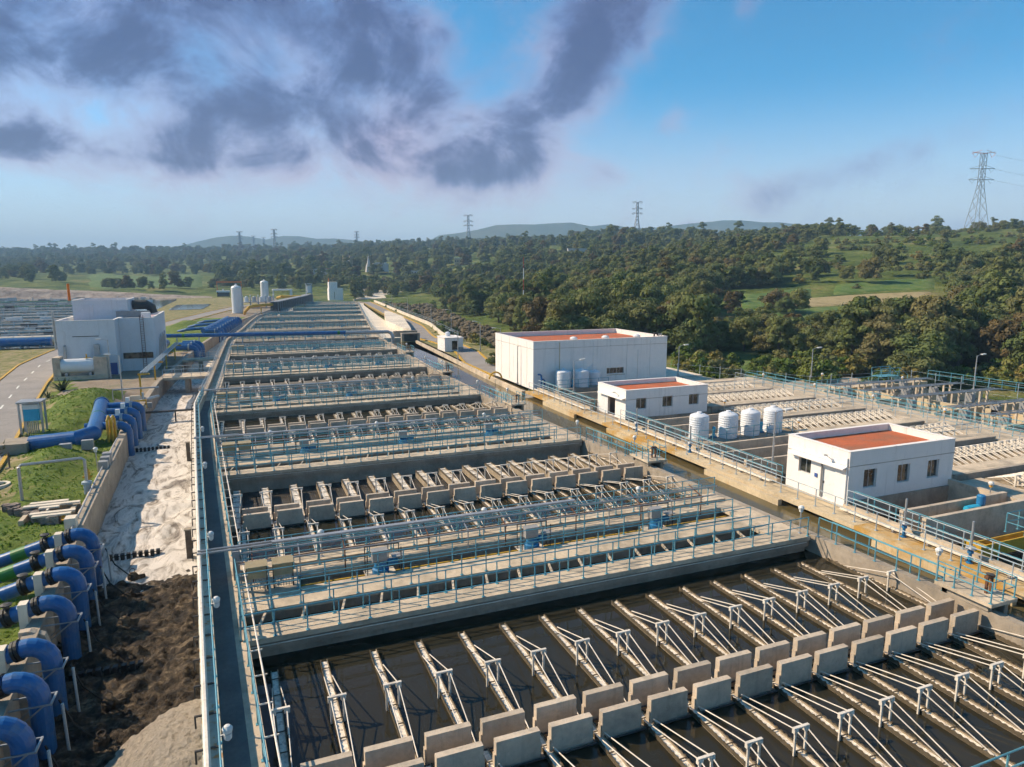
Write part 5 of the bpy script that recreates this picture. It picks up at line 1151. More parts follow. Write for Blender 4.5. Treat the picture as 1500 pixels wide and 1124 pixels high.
# close the sheet under the works and behind the viewpoint, and out to the horizon
struct(MB().add(vs, fs).build('terrain', MAT['land'], smooth=True))
struct(MB().add([(-6200, -6200, -3.2), (6200, -6200, -3.2), (6200, 6200, -3.2), (-6200, 6200, -3.2)], [(0, 1, 2, 3)]).build('ground', MAT['land']))
def patch(name, u0, u1, d0, d1, mat, lift=.35, nn=14, wob=.06):
    vs = []; fs = []
    for i in range(nn + 1):
        for j in range(nn + 1):
            f = j / nn; g_ = i / nn
            u = u0 + (u1 - u0) * f; D = d0 + (d1 - d0) * (g_ + wob * math.sin(f * 7 + u0 * 9))
            x, y = loc2w(u * D, D); vs.append((x, y, land_z(u, D) + lift * (1 if 0 < i < nn and 0 < j < nn else -2)))
    for i in range(nn):
        for j in range(nn): a = i * (nn + 1) + j; fs.append((a, a + 1, a + nn + 2, a + nn + 1))
    return struct(MB().add(vs, fs).build(name, MAT[mat], smooth=True))
patch('field', .34, .60, 176, 205, 'field_green'); patch('field', .33, .44, 208, 240, 'field_green', .4); patch('field', .39, .62, 208, 223, 'field_tan'); patch('field', .46, .62, 226, 246, 'field_green')
patch('field', .18, .33, 148, 156, 'field_green', .3)
patch('field', -.62, -.44, 520, 760, 'field_green', .8); patch('meadow', .22, .52, 100, 124, 'field_green', .3)
patch('field', -.32, -.26, 1100, 1250, 'field_tan', 1.0)
# far blue hills
def hill(label, D, pts, depth=2500):
    vs = []; fs = []; n = len(pts)
    rows = [(0, 1.0), (-.35, .62), (-.7, .22), (-1.0, -.08), (.4, .5), (.8, -.05)]
    for du, hgt in sorted(rows):
        for u, h in pts:
            dd = D + du * depth; x, y = loc2w(u * D * (1 + du * .05), dd); vs.append((x, y, h * hgt + 18 * nz(u * 40, du * 6, 3, 1.0) * (hgt > 0)))
    m_ = len(rows)
    for i in range(m_ - 1):
        for j in range(n - 1): fs.append((i * n + j, i * n + j + 1, (i + 1) * n + j + 1, (i + 1) * n + j))
    o = MB().add(vs, fs).build('hill', MAT['far_hill'], smooth=True); struct(o); return o
def prof(knots, n=60):
    us_ = np.linspace(knots[0][0], knots[-1][0], n); return [(u, float(np.interp(u, [k[0] for k in knots], [k[1] for k in knots]))) for u in us_]
P_ = lambda x, y, D: ((x - 750) / 1024, 14.5 + D * (407 - y) / 1030)
hill('ridge', 2950, prof([P_(x, y, 2950) for x, y in ((560, 400), (640, 356), (690, 349), (720, 340), (800, 339), (880, 338), (930, 346), (975, 343), (1010, 337), (1080, 333), (1150, 335), (1185, 346), (1260, 352), (1500, 362), (2200, 380))]), 500)
hill('peak', 3300, prof([P_(x, y, 3300) for x, y in ((-700, 385), (0, 378), (230, 374), (270, 367), (310, 358), (345, 354), (380, 358), (405, 358), (425, 349), (445, 360), (480, 358), (560, 366), (640, 372), (760, 390))]), 500)
# ------------------------------------------------------------------ far part of the works
fcol = lambda t: interp(t, [150, 160, 227, 304, 330], [34.0, 37.0, 43.9, 52.6, 57.0])
ap = strip(MB(), lambda t: sR(t) + .62, fcol, [150, 160, 190, 227, 265, 304, 322], -1.5, -.02).build('apron', MAT['concrete_pale']); struct(ap)
sw = MB().prism([(38.2, 158), (46.6, 203), (48.6, 233), (47.2, 233), (38.0, 186), (36.9, 161)], -1.5, 1.3).build('ramp_wall', MAT['concrete_pale']); tag(sw, 'pale sloping concrete ramp wall between the apron and the service road', 'wall')
RD2 = [(92, 36.5), (107, 37.0), (122, 40.2), (140, 41.5), (153, 40.2), (188, 46.5), (241, 51.2), (316, 58.4), (347, 61.0)]
rx2 = lambda t: interp(t, [p[0] for p in RD2], [p[1] for p in RD2])
rt = list(np.arange(92, 348, 5.0))
yg = sheet('verge', lambda t: 33.0 if t < 150 else rx2(t) - 3, lambda t: rx2(t) + 8 - .01 * t, rt, -.55, MAT['grass_dry'])
rd2 = strip(MB(), lambda t: rx2(t) - 2.0, lambda t: rx2(t) + 2.0, rt, -1.2, -.5).build('road', MAT['asphalt']); struct(rd2)
for sg in (-1, 1): strip(MB(), lambda t: rx2(t) + sg * 2.2 - .18, lambda t: rx2(t) + sg * 2.2 + .18, rt, -1.2, -.36).build('kerb', MAT['yellow_paint'], rd2)
gl = strip(MB(), lambda t: rx2(t) + 4.2, lambda t: rx2(t) + 4.6, [t for t in rt if t > 140], -1.5, .35).build('boundary_wall', MAT['concrete_pale']); tag(gl, 'low pale boundary wall between the service road and the rocky riverbed', 'wall')
railing('rusty fence on the boundary wall above the riverbed', [(rx2(t) + 4.7, t, .3) for t in (145, 188, 241, 316)], parts=False, spacing=2.5, mat='rail_grey', h=1.0)
sb = thing('gate_house', 'small white flat-roofed hut beside the service road', 'building', (36.4, 124.0, -.5))
MB().box(0, 3.6, 0, 5, 0, 2.5).build('wall', MAT['white_wall'], sb); MB().box(-.1, 3.7, -.1, 5.1, 2.5, 2.65).build('roof', MAT['white_wall'], sb); MB().box(1.4, 2.6, -.04, -.002, .3, 2.0).build('door', MAT['glass'], sb); MB().lathe([(.5, 2.65), (.5, 3.3), (.2, 3.5)], 14, (1.6, 3.4, 0)).build('water_tank', MAT['white_plastic'], sb); MB().box(2.7, 3.65, -.05, -.002, 0, .8).build('plinth', MAT['cabinet_grey'], sb)
wg = thing('weir_gate', 'dark concrete weir gate and culvert mouth at head of the feed channel', 'gate', (33.2, 146, -.5))
MB().box(0, .5, 0, 1, -1, 1.5).box(3.5, 4.0, 0, 1, -1, 1.5).box(0, 4, 0, 1.4, 1.5, 1.75).build('frame', MAT['concrete_wall'], wg); MB().box(.5, 3.5, .4, .6, -.5, 1.49).build('gate_leaf', MAT['dark_metal'], wg); MB().box(-.5, 5, 6, 6.6, -1, 1.8).build('head_wall', MAT['concrete_wall'], wg)
yh_ = MB().tube([(CH1(86) - .3 + .9 * math.cos(a), 86.4, .05 + .9 * math.sin(a)) for a in np.linspace(0, math.pi, 9)], .12, 8).build('pipe_hoop', MAT['yellow_paint']); tag(yh_, 'yellow hoop pipe arching over the channel wall by the big white building', 'pipe')
for q, (x, t, h) in enumerate(((43.5, 124, 5.5), (41.5, 108, 5.5), (50.2, 165, 5.5), (53.5, 196, 5.5), (56, 236, 6), (60, 280, 6), (35.2, 112, 5))): street_lamp(f"thin lamp pole along the service road, {ORD[q]} listed", (x, t, -.5), h, (-1, 0), 'lamp poles along the service road')
# riverbed with boulders
def river_z(x, t): return -2.0 + .6 * abs(nz(x, t, 1, .22)) + .3 * nz(x, t, 4, .8)
rough_sheet('riverbed', 100, 372, 2.2, 20, river_z, MAT['river_rock'], f0=lambda t: rx2(min(t, 345)) + 4.6, f1=lambda t: interp(t, [100, 128, 172, 225, 300, 372], [50, 56, 67, 73, 84, 96]))
bl = MB()
for q in range(900):
    t = rnd.uniform(104, 350); f = rnd.random(); x0, x1 = rx2(t) + 5.2, interp(t, [100, 128, 172, 225, 372], [50, 56, 67, 73, 96]); x = x0 + (x1 - x0) * f
    s_ = rnd.uniform(.25, .8) * (1 + t / 300); z = river_z(x, t)
    pts = [(x + s_ * rnd.uniform(.6, 1) * math.cos(a) * c, t + s_ * rnd.uniform(.6, 1) * math.sin(a) * c, z + s_ * h_) for c, h_ in ((1, -.3), (.8, .5)) for a in (0, 1.26, 2.5, 3.8, 5.0)] + [(x, t, z + s_ * .75)]
    bl.add(pts, [(i, (i + 1) % 5, 5 + (i + 1) % 5, 5 + i) for i in range(5)] + [(5 + i, 5 + (i + 1) % 5, 10) for i in range(5)])
tag(bl.build('boulders', MAT['river_rock']), 'brown boulders strewn over the riverbed', 'rocks', kind='stuff')
dm = thing('weir', 'tan concrete river weir beyond the far end of the plant', 'weir', (64, 392, -1.5))
MB().add([(0, 0, 0), (30, 8, 0), (60, 130, 5), (20, 150, 5)], [(0, 1, 2, 3)]).build('spillway', MAT['concrete_pale'], dm); MB().box(-2, 34, -2.5, .2, -1.5, .8).build('sill_wall', MAT['concrete_wall'], dm); MB().box(18, 70, 130, 134, 3, 9).build('head_beam', MAT['concrete_wall'], dm)
# far end of the tanks
fe = strip(MB(), lambda t: sL(t) - 1, lambda t: sR(t) + 3, [321.3, 345], -2, -.05).build('yard_pavement', MAT['dirt']); struct(fe)
wb = thing('far_building', 'white two-tier block at the far end of the tanks', 'building', (47.2, 378, -.8))
MB().box(0, 7.4, 0, 7, 0, 6.4).build('wall', MAT['white_wall'], wb); MB().box(.2, 4.6, 1, 6, 6.4, 9.8).build('tower', MAT['white_wall'], wb); MB().box(2.6, 2.9, -.04, -.002, 1, 4.5).build('door', MAT['concrete_wall'], wb); MB().tube([(.4, 3, 9.8), (.4, 3, 11.8)], .22, 8).build('orange_marker', MAT['orange_paint'], wb)
def silo(label, loc, r, h):
    root = thing('silo', label, 'silo', loc, 'white silos'); MB().lathe([(r, 0), (r, h - .8), (r * .8, h - .3), (r * .3, h), (r * .12, h + .1)], 24).build('shell', MAT['white_metal'], root); MB().lathe([(.35, h), (.35, h + .5), (.1, h + .6)], 10).build('cap', MAT['white_metal'], root); MB().lathe([(r * 1.2, -.4), (r * 1.2, .25)], 16).build('plinth', CONC, root)
    MB().tube([(r + .1, -.4, 0), (r + .1, -.4, h - .4)], .08, 6).build('ladder', MAT['galv'], root); return root
silo('nearer tall white cylindrical silo left of the far tanks', (.8, 266, -.4), 1.75, 10.0); silo('farther tall white cylindrical silo left of the far tanks', (14.5, 372, -.4), 1.9, 10.4)
ft = thing('filter_housing', 'long dark ribbed steel housing along the far left side of the tanks', 'housing', (0, 0, 0))
fh = lambda t: sL(t) - 2.7
hts = [260, 275, 290, 318, 345]
strip(MB(), lambda t: fh(t) + .0, lambda t: fh(t) + 2.4, hts, .4, 3.6).build('casing', MAT['dark_metal'], ft); strip(MB(), lambda t: fh(t) - .3, lambda t: fh(t) + 2.6, hts, 3.6, 3.9).build('roof', MAT['cabinet_grey'], ft)
for t in np.arange(260.5, 345, 4): MB().box(fh(t) + 2.41, fh(t) + 2.7, t - .15, t + .15, -.5, 3.6).build('rib', MAT['cabinet_grey'], ft)
yp = thing('yellow_duct', 'yellow pipe elbowing from the silo into the dark ribbed housing', 'pipe', (0, 250, 0)); MB().tube([(3.0, 4, .2), (3.2, 2, 1.0), (4.6, 0, 2.6), (6.0, 1.0, 2.9), (fh(262) + 1.0, 11.5, 2.9)], .5, 12).build('pipe', MAT['yellow_paint'], yp); MB().box(8, 8.4, -3, -2.6, -.5, 2.4).build('leg', MAT['yellow_paint'], yp)
yp = thing('yellow_duct', 'farther yellow pipe joining the dark ribbed housing', 'pipe', (0, 318, 0)); MB().tube([(fh(318) - 9, 4, 3.0), (fh(318) - 7.5, 1, 3.6), (fh(318) + 1, 0, 3.6)], .55, 10).build('pipe', MAT['yellow_paint'], yp)
sd = thing('process_shed', 'open grey steel process frame with pipes between the two silos', 'shed', (3, 300, -.4))
for q in range(5): MB().box(q * 3, q * 3 + .3, 0, .3, 0, 5).box(q * 3, q * 3 + .3, 8, 8.3, 0, 5).box(q * 3, q * 3 + .3, 0, 8.3, 5, 5.3).build('frame', MAT['rail_grey'], sd)
MB().box(0, 12.3, 0, 8.3, 2.4, 2.6).build('floor', MAT['cabinet_grey'], sd)
for q in range(4): MB().lathe([(.9, 2.6), (.9, 4.4), (.3, 4.9)], 10, (1.6 + q * 3, 4, 0)).build('vessel', MAT['galv' if q % 2 else 'white_metal'], sd)
sd2 = thing('process_shed', 'flat white canopy on columns behind the farther silo', 'shed', (19, 384, -.4)); MB().box(0, 10, 0, 6, 5, 5.7).build('roof', MAT['white_metal'], sd2); MB().box(8.6, 10, 0, 1.4, 0, 4.99).box(0, .6, 0, .6, 0, 4.99).build('column', MAT['white_metal'], sd2)
tw = thing('steel_tower', 'small grey steel tower at the far end of the ribbed housing', 'tower', (34, 362, -.4))
for x in (0, 2.6):
    for y in (0, 2.6): MB().box(x, x + .3, y, y + .3, 0, 8.5).build('leg', MAT['rail_grey'], tw)
MB().box(-.2, 3.1, -.2, 3.1, 8.5, 8.9).box(-.2, 3.1, -.2, 3.1, 4.2, 4.4).build('platform', MAT['rail_grey'], tw); MB().box(.5, 2.4, .5, 2.4, 4.4, 8.0).build('cabin', MAT['white_metal'], tw)
og = thing('gantry_crane', 'orange gantry crane far off beyond the white silo', 'gantry crane', (-10, 478, 0)); MB().box(0, 15, 0, .8, 7.4, 8.4).build('beam', MAT['orange_paint'], og)
for x in (0, 14.4): MB().box(x, x + .5, 0, .8, -1.5, 7.39).build('leg', MAT['orange_paint'], og)
hu = thing('site_hut', 'dark site hut with white roof far left of the silos', 'hut', (-9.5, 455, -.6)); MB().box(0, 7, 0, 5, 0, 2.6).build('wall', MAT['dark_metal'], hu); MB().box(-.3, 7.3, -.3, 5.3, 2.6, 3.6).build('roof', MAT['white_metal'], hu); MB().box(3, 3.8, 2, 2.8, 3.6, 4.6).build('vent', MAT['white_metal'], hu)
# left basins: walkways over water with rails and pipes
struct(MB().add([(-320, 158, -.3), (-34, 158, -.3), (-30, 168, -.3), (-28, 400, -.3), (-30, 425, -.3), (-320, 425, -.3)], [(0, 1, 2, 3, 4, 5)]).build('basin_water', MAT['pond_water']))
for q, t in enumerate((172, 186, 200, 214, 230, 246, 262, 280, 300, 322, 346, 372, 400)):
    x1 = -34 - (t - 172) * .02
    bs = thing('basin_walkway', f"grey walkway deck across the left basins, {ORD[q]} row from the front", 'walkway', (0, t, 0), 'walkways across the left basins')
    MB().box(-300, x1, 0, 1.6, -.5, .25).build('deck', MAT['concrete_wall'], bs); MB().box(-300, x1, 3.5, 4.2, -.5, .15).build('deck', MAT['concrete_wall'], bs)
    railing(f"green-grey railing on the {ORD[q]} walkway row of the left basins", [(-260, t + .1, .25), (x1 - .5, t + .1, .25)], parts=False, spacing=2.6, mat='teal_paint' if q % 2 else 'rail_grey', r=.05)
    mb = MB()
    for x in np.arange(-260, x1, 9.0): mb.box(x, x + .5, 4.6, 9.5, -.2, .7).box(x + 3, x + 4.2, 1.8, 2.8, -.3, 1.0)
    mb.build('launder', MAT['cabinet_grey'], bs)
    r3 = random.Random(q); parts_ = {}
    for _ in range(46):
        x = r3.uniform(-250, x1 - 2); y = r3.uniform(0, 10); m_ = r3.choice(['galv', 'white_metal', 'rail_grey', 'rail_grey', 'concrete_pale', 'dark_metal', 'dark_metal', 'concrete_wall']); w2 = r3.uniform(.3, 4) if m_ != 'teal_paint' else r3.uniform(4, 12)
        parts_.setdefault(m_, MB()).box(x, x + w2, y, y + r3.uniform(.2, .8), -.3, r3.uniform(.5, 1.8))
    for x in np.arange(-250 + q, x1, 7.3): parts_.setdefault('rail_grey', MB()).box(x, x + .14, 2.2, 2.34, -.3, 2.4)
    for m_, b3_ in parts_.items(): b3_.build('fittings', MAT[m_], bs)['kind'] = 'stuff'
    MB().tube([(-260, 1.2, .9), (x1 - 1, 1.2, .9)], .15, 6).build('pipe', MAT['green_band' if q in (9, 11) else 'galv'], bs)
for q, (t, z) in enumerate(((159, .9), (163.5, .9))):
    o = thing('trunk_pipe', ('front', 'rear')[q] + ' of two long trunk mains left of the grey building', 'pipe', (-150, t, 0)); MB().tube([(0, 0, z), (116, -.4, z)], .85, 14).build('pipe', BLUE if q == 0 else MAT['concrete_pale'], o)
    mb = MB()
    for x in np.arange(2, 116, 3.2): mb.box(x, x + .25, -1.0, 1.0, -.3, .1).bar((x, -1.0, .0), (x + 1.4, -1.0, 1.8), .08, .08)
    mb.box(0, 116, -1.06, -.98, 1.8, 1.9)
    mb.build('cradle', MAT['rail_grey'], o)
em = thing('embankment', 'pale rock-faced embankment with grey wall behind the left basins', 'embankment', (0, 0, 0))
ev = []; ef = []
for i in range(60):
    f = i / 59; x = -330 + f * 318; y0 = 452 - 20 * f
    h_ = 8.5 * min(1, (1 - f) * 2.2 + .05)
    for dy, hh in ((0, 0), (5, .35), (10, .8), (14, 1.0), (22, 1.0)): ev.append((x, y0 + dy, -.8 + h_ * hh + .5 * nz(x, y0 + dy, 0, .2)))
for i in range(59):
    for j in range(4): a = i * 5 + j; ef.append((a, a + 5, a + 6, a + 1))
MB().add(ev, ef).build('rock_face', MAT['rock'], em)
# pond and houses
struct(MB().add([(-24, 296, -.2), (-12, 300, -.2), (-10, 345, -.2), (-24, 340, -.2)], [(0, 1, 2, 3)]).build('pond_water', MAT['pond_water']))
def at_px(u, D): x, y = loc2w(u * D, D); return (x, y, land_z(u, D))
def house(label, u, D, w, d, h, mat, roof='roof_pink', lift=0):
    p = at_px(u, D); root = thing('house', label, 'house', (p[0], p[1], p[2] - 1 + lift), None, R(-22))
    MB().box(-w / 2, w / 2, 0, d, 0, h + 1).build('wall', MAT[mat], root); MB().box(-w / 2 - .3, w / 2 + .3, -.3, d + .3, h + 1, h + 1.4).build('roof', MAT[roof], root)
    for i in range(3):
        x = -w / 2 + w * (i + .5) / 3; MB().box(x - .6, x + .6, -.05, -.003, h * .45 + 1, h * .45 + 2.3).build('window', MAT['glass'], root)
    return root
house('grey concrete house with flat roofs on the wooded hillside', .095, 560, 16, 8, 6.5, 'plaster_far', 'plaster_far', 2); house('small pale annex left of the hillside house', .078, 560, 8, 6, 3, 'plaster_far', 'plaster_far', 2)
house('cream house among trees left of centre', -.078, 640, 6.5, 7, 6, 'cabinet_tan', 'white_wall', 3)
for q, (u, D, w, h) in enumerate(((-.285, 640, 10, 4), (-.27, 600, 7, 4), (-.245, 700, 12, 4), (-.232, 720, 8, 5), (-.19, 660, 9, 3), (-.14, 560, 6, 3.5), (-.10, 520, 4, 3.5))):
    house(f"tiny white village house in the far trees, {ORD[q]} from left", u, D, w, 8, h, 'white_wall' if q % 2 == 0 else 'plaster_far', 'roof_red' if q in (1, 3) else 'plaster_far', 4.5)
p = at_px(-.207, 640); spire = thing('church', 'grey pointed church spire in the far village', 'church', (p[0], p[1], p[2] + 2)); MB().lathe([(3.5, 0), (2.6, 5), (1.3, 9), (.4, 14), (.05, 16)], 8).build('spire', MAT['plaster_far'], spire); MB().box(4, 18, -3, 3, 0, 8).build('nave', MAT['plaster_far'], spire)
p = at_px(-.236, 660); tw2 = thing('church_towers', 'pair of small orange church towers in the far village', 'church', (p[0], p[1], p[2] + 2)); MB().box(-5, -2, -1, 2, 0, 14).box(1, 4, -1, 2, 0, 14).build('tower', MAT['cabinet_tan'], tw2)
# red and white mast
mt = thing('radio_mast', 'thin red and white mast rising behind the big white building', 'mast', (72, 170, -2))
for q in range(7): MB().tube([(0, 0, q * 2.9), (0, 0, q * 2.9 + 2.895)], .16 - .012 * q, 6).build('mast_section', MAT['red_paint' if q % 2 == 0 else 'white_metal'], mt)
# transmission towers
def pylon(label, x_px, y_base, D, h, lift=0):
    u = (x_px - 750) / 1024; x, y = loc2w(u * D, D); z0 = 14.5 + D * (398 - y_base) / 1036
    root = thing('pylon', label, 'pylon', (x, y, z0 - 2), 'transmission pylons', R(-22)); t = max(.10, D * .00035)
    W0, W1 = h * .10, h * .028
    hw = lambda z: W0 + (W1 - W0) * min(1, z / (h * .55)) if z < h * .55 else W1
    lg = MB(); br = MB(); zs = [0, h * .2, h * .36, h * .48, h * .58, h * .68, h * .78, h * .88, h * .97]
    for sx in (-1, 1):
        for sy in (-1, 1): lg.tube([(sx * hw(z), sy * hw(z), z) for z in zs], t, 4)
    for z1, z2 in zip(zs[:-1], zs[1:]):
        a, b_ = hw(z1), hw(z2)
        for s_ in (-1, 1):
            br.tube([(-a, s_ * a, z1), (b_, s_ * b_, z2)], t * .6, 3).tube([(a, s_ * a, z1), (-b_, s_ * b_, z2)], t * .6, 3).tube([(s_ * a, -a, z1), (s_ * b_, b_, z2)], t * .6, 3).tube([(s_ * a, a, z1), (s_ * b_, -b_, z2)], t * .6, 3)
    lg.build('leg', MAT['pylon_steel'], root); br.build('bracing', MAT['pylon_steel'], root)
    for i, (zf, wd) in enumerate(((.63, .17), (.77, .165), (.96, .155))):
        ar = MB()
        for s_ in (-1, 1):
            for sy in (-1, 1): ar.tube([(0, sy * W1, h * zf), (s_ * h * wd, 0, h * zf + (h * .02 if i == 2 else 0))], t * .8, 3)
            ar.tube([(s_ * W1, 0, h * zf + h * .045), (s_ * h * wd, 0, h * zf)], t * .8, 3)
            ar.tube([(s_ * h * wd * .95, 0, h * zf), (s_ * h * wd * .72, 0, h * zf - h * .05), (s_ * h * wd * .5, 0, h * zf)], t * .6, 3)
        ar.build('crossarm', MAT['orange_paint' if i == 2 and D < 600 else 'pylon_steel'], root)
    return root
for lab, x, yb, D, h in (('tall steel lattice pylon on the right-hand hilltop', 1430, 330, 400, 43), ('lattice pylon on the ridge above the big white building', 933, 341, 1000, 46), ('lattice pylon on the skyline left of the hill ridge', 686, 356, 1150, 48), ('small far pylon just left of centre on the skyline', 522, 362, 2000, 47),
    ('far left pylon pair, right one of the two taller', 401, 366, 1750, 54), ('far left pylon, tallest and leftmost on the skyline', 350, 368, 1700, 50), ('tiny far pylon between the two far left pylons, left one', 370, 366, 2500, 52), ('tiny far pylon between the two far left pylons, right one', 385, 365, 2550, 45)): pylon(lab, x, yb, D, h)
wp = thing('power_lines', 'thin power lines leaving the right-hand pylon toward the right', 'cable'); u0 = .664; D0 = 400
for zt, w_ in ((.62, .17), (.76, .165), (.94, .155)):
    xa, ya = loc2w(u0 * D0 + 43 * w_, D0); z0 = 14.5 + D0 * (398 - 330) / 1036 - 2 + 43 * zt
    xb, yb = loc2w(u0 * D0 + 260, D0 + 60)
    MB().tube([(xa + (xb - xa) * f, ya + (yb - ya) * f, z0 - 9 * (1 - (2 * f - 1) ** 2)) for f in np.linspace(0, 1, 14)], .05, 4).build('wire', MAT['galv'], wp)
# ------------------------------------------------------------------ trees
def crown_mesh(seed, h, r, clumps, per, leaf_s, low=.18):
    """foliage as many small leaf cards gathered in clumps, plus twig limbs left to the trunk mesh"""
    g_ = np.random.default_rng(seed); V = []; cs = []
    for c in range(clumps):
        a = g_.uniform(0, 2 * math.pi); rr = r * math.sqrt(g_.uniform(0, 1)) * .78
        zf = g_.uniform(low, 1.0); prof_ = math.sin(math.pi * min(1, (zf - low * .5) / (1.08 - low * .5))) ** .6
        cs.append((rr * math.cos(a) * prof_ * g_.uniform(.8, 1.15), rr * math.sin(a) * prof_, h * zf * .88, r * g_.uniform(.26, .46)))
    pts = []; nrm = []
    for x, y, z, cr in cs:
        d = g_.normal(size=(per, 3)); d /= np.linalg.norm(d, axis=1)[:, None]; d[:, 2] = np.where(d[:, 2] < -.3, -d[:, 2] * .6, d[:, 2])
        rad = cr * g_.uniform(.72, 1.06, size=(per, 1)); pts.append(np.array([x, y, z]) + d * rad * np.array([1, 1, .8])); nrm.append(d)
    P = np.concatenate(pts); Nn = np.concatenate(nrm); n = len(P)
    Nn = Nn + g_.normal(scale=.28, size=Nn.shape); Nn /= np.linalg.norm(Nn, axis=1)[:, None]
    t1 = np.cross(Nn, g_.normal(size=Nn.shape)); t1 /= np.linalg.norm(t1, axis=1)[:, None]; t2 = np.cross(Nn, t1)
    s1 = leaf_s * g_.uniform(.6, 1.3, size=(n, 1)); s2 = s1 * g_.uniform(.5, .9, size=(n, 1))
    Vv = np.stack([P - t1 * s1, P - t2 * s2, P + t1 * s1, P + t2 * s2], axis=1).reshape(-1, 3)
    Vv[:, 2] = np.maximum(Vv[:, 2], .05)
    return Vv, np.arange(4 * n).reshape(-1, 4), cs
def trunk_mesh(h, cs, seed):
    g_ = random.Random(seed); mb = MB(); top = h * .5
    mb.tube([(0, 0, -1.0), (g_.uniform(-.1, .1), 0, top * .5), (g_.uniform(-.3, .3), g_.uniform(-.3, .3), top)], [.26, .2, .13], 7)
    for c in cs[:7]: mb.tube([(0, 0, top * g_.uniform(.45, .95)), (c[0] * .5, c[1] * .5, (top + c[2]) * .5), (c[0], c[1], c[2])], [.10, .07, .03], 5)
    return mb.mesh('trunk', MAT['bark'])
CROWN = {}; TRUNK = {}
def mk(key, seed, h, r, clumps, per, ls, low=.18):
    Vv, F, cs = crown_mesh(seed, h, r, clumps, per, ls, low)
    for mname in ('leaf_green', 'leaf_olive', 'leaf_brown', 'leaf_bush'):
        me = bpy.data.meshes.new('crown'); me.from_pydata(Vv.tolist(), [], F.tolist()); me.materials.append(MAT[mname]); CROWN[key, mname] = me
    TRUNK[key] = trunk_mesh(h, cs, seed)
mk('a', 1, 8.0, 4.0, 26, 170, .24); mk('b', 2, 9.0, 3.5, 24, 170, .24); mk('c', 3, 7.0, 4.4, 28, 160, .24); mk('d', 4, 8.5, 3.8, 22, 180, .24, .1); mk('e', 6, 11.5, 3.0, 20, 150, .24, .22); mk('bush', 5, 2.4, 1.8, 12, 60, .20, .1)
LEAFMIX = ['leaf_green'] * 8 + ['leaf_olive'] * 4 + ['leaf_brown'] * 1
def right_bank(t): return interp(t, [60, 80, 100, 128, 172, 225, 300, 372, 600], [90, 66, 55, 58, 69, 75, 86, 99, 140])
def allowed(u, D):
    x, y = loc2w(u * D, D)
    if D > 2300: return 0
    if u > -.23:                                                   # right-hand woods
        if y < 68 and x < 93: return 0
        if y < 400 and x < right_bank(y) + 2: return 0
        if .12 < u < .50 and D < 127: return .02                    # meadow strip beside the works
        if u >= .50 and D < 110: return .15
        if .29 < u < .64 and 158 < D < 250: return .03              # fields in the valley
        if .18 < u < .33 and 146 < D < 158: return .15
        if u > .38 and 250 < D < 430: return (.16 if u < .45 else .025) + .3 * (nz(x, y, 2, .03) > .42)
        if u > .46 and D >= 430: return .3
        return .95
    if D < 470: return 0                                            # left: only beyond the basins
    if -.64 < u < -.43 and 515 < D < 770: return .015
    if u < -.43 and D < 900: return .6
    if D < 520: return .3
    return .95
trees = []
def sample(n, d0, d1, u0, u1, sc0, sc1):
    for _ in range(n):
        D = math.sqrt(nrng.uniform(d0 * d0, d1 * d1)); u = nrng.uniform(u0, u1)
        if nrng.random() < allowed(u, D):
            x, y = loc2w(u * D, D); s_ = nrng.uniform(sc0, sc1) * (.62 if .28 < u < .66 and 126 < D < 176 else 1)
            trees.append((x, y, land_z(u, D) - .2, s_, nrng.uniform(0, 6.28), 'abcdabcde'[int(nrng.integers(9))], LEAFMIX[int(nrng.integers(len(LEAFMIX)))], D, u))
sample(430, 98, 150, -.1, .95, .85, 1.35); sample(1800, 150, 300, -.23, .95, .7, 1.3); sample(2100, 300, 560, -.6, .95, .7, 1.15); sample(4700, 560, 1500, -1.3, .95, 1.0, 1.9); sample(1900, 1500, 2300, -1.3, .6, 1.8, 2.8)
for _ in range(800):                                              # scrub on the open hillside and between the fields
    D = math.sqrt(nrng.uniform(150 ** 2, 460 ** 2)); u = nrng.uniform(.28, .95)
    x, y = loc2w(u * D, D)
    if nz(x, y, 5, .05) < -.05 or (.33 < u < .61 and 174 < D < 248 and nrng.random() < .93): continue
    trees.append((x, y, land_z(u, D) - .15, nrng.uniform(.5, 1.6), nrng.uniform(0, 6.28), 'bush', 'leaf_olive' if nrng.random() < .5 else 'leaf_bush', D + 1000, u))
trees.sort(key=lambda q: q[7] / q[3])
def zone(u, D):
    if u > .46 and D > 250: return 'on the grassy hillside at far right'
    if u > .5: return 'at the wood edge behind the far right basin'
    if u > .3: return 'behind the meadow strip right of the big white building'
    if u > .1: return 'in the dense wood just behind the big white building'
    return 'along the rocky riverbed left of the big white building'
KN = {'leaf_green': 'grey-green bushy tree', 'leaf_olive': 'olive bushy tree', 'leaf_brown': 'brownish bushy tree', 'leaf_bush': 'bright green shrub'}
near, far = trees[:290], trees[290:]
PROTO = {}
for x, y, z, s_, rz, key, lm, D, u in near:
    lab = f"{KN[lm]} {zone(u, D)}"
    root = thing('tree', lab, 'tree', (x, y, z), lab, rz); root.scale = (s_, s_, s_ * nrng.uniform(.8, 1.25))
    c = put('crown', CROWN[key, lm], root); put('trunk', TRUNK[key], root)
    PROTO.setdefault((key, lm), c)
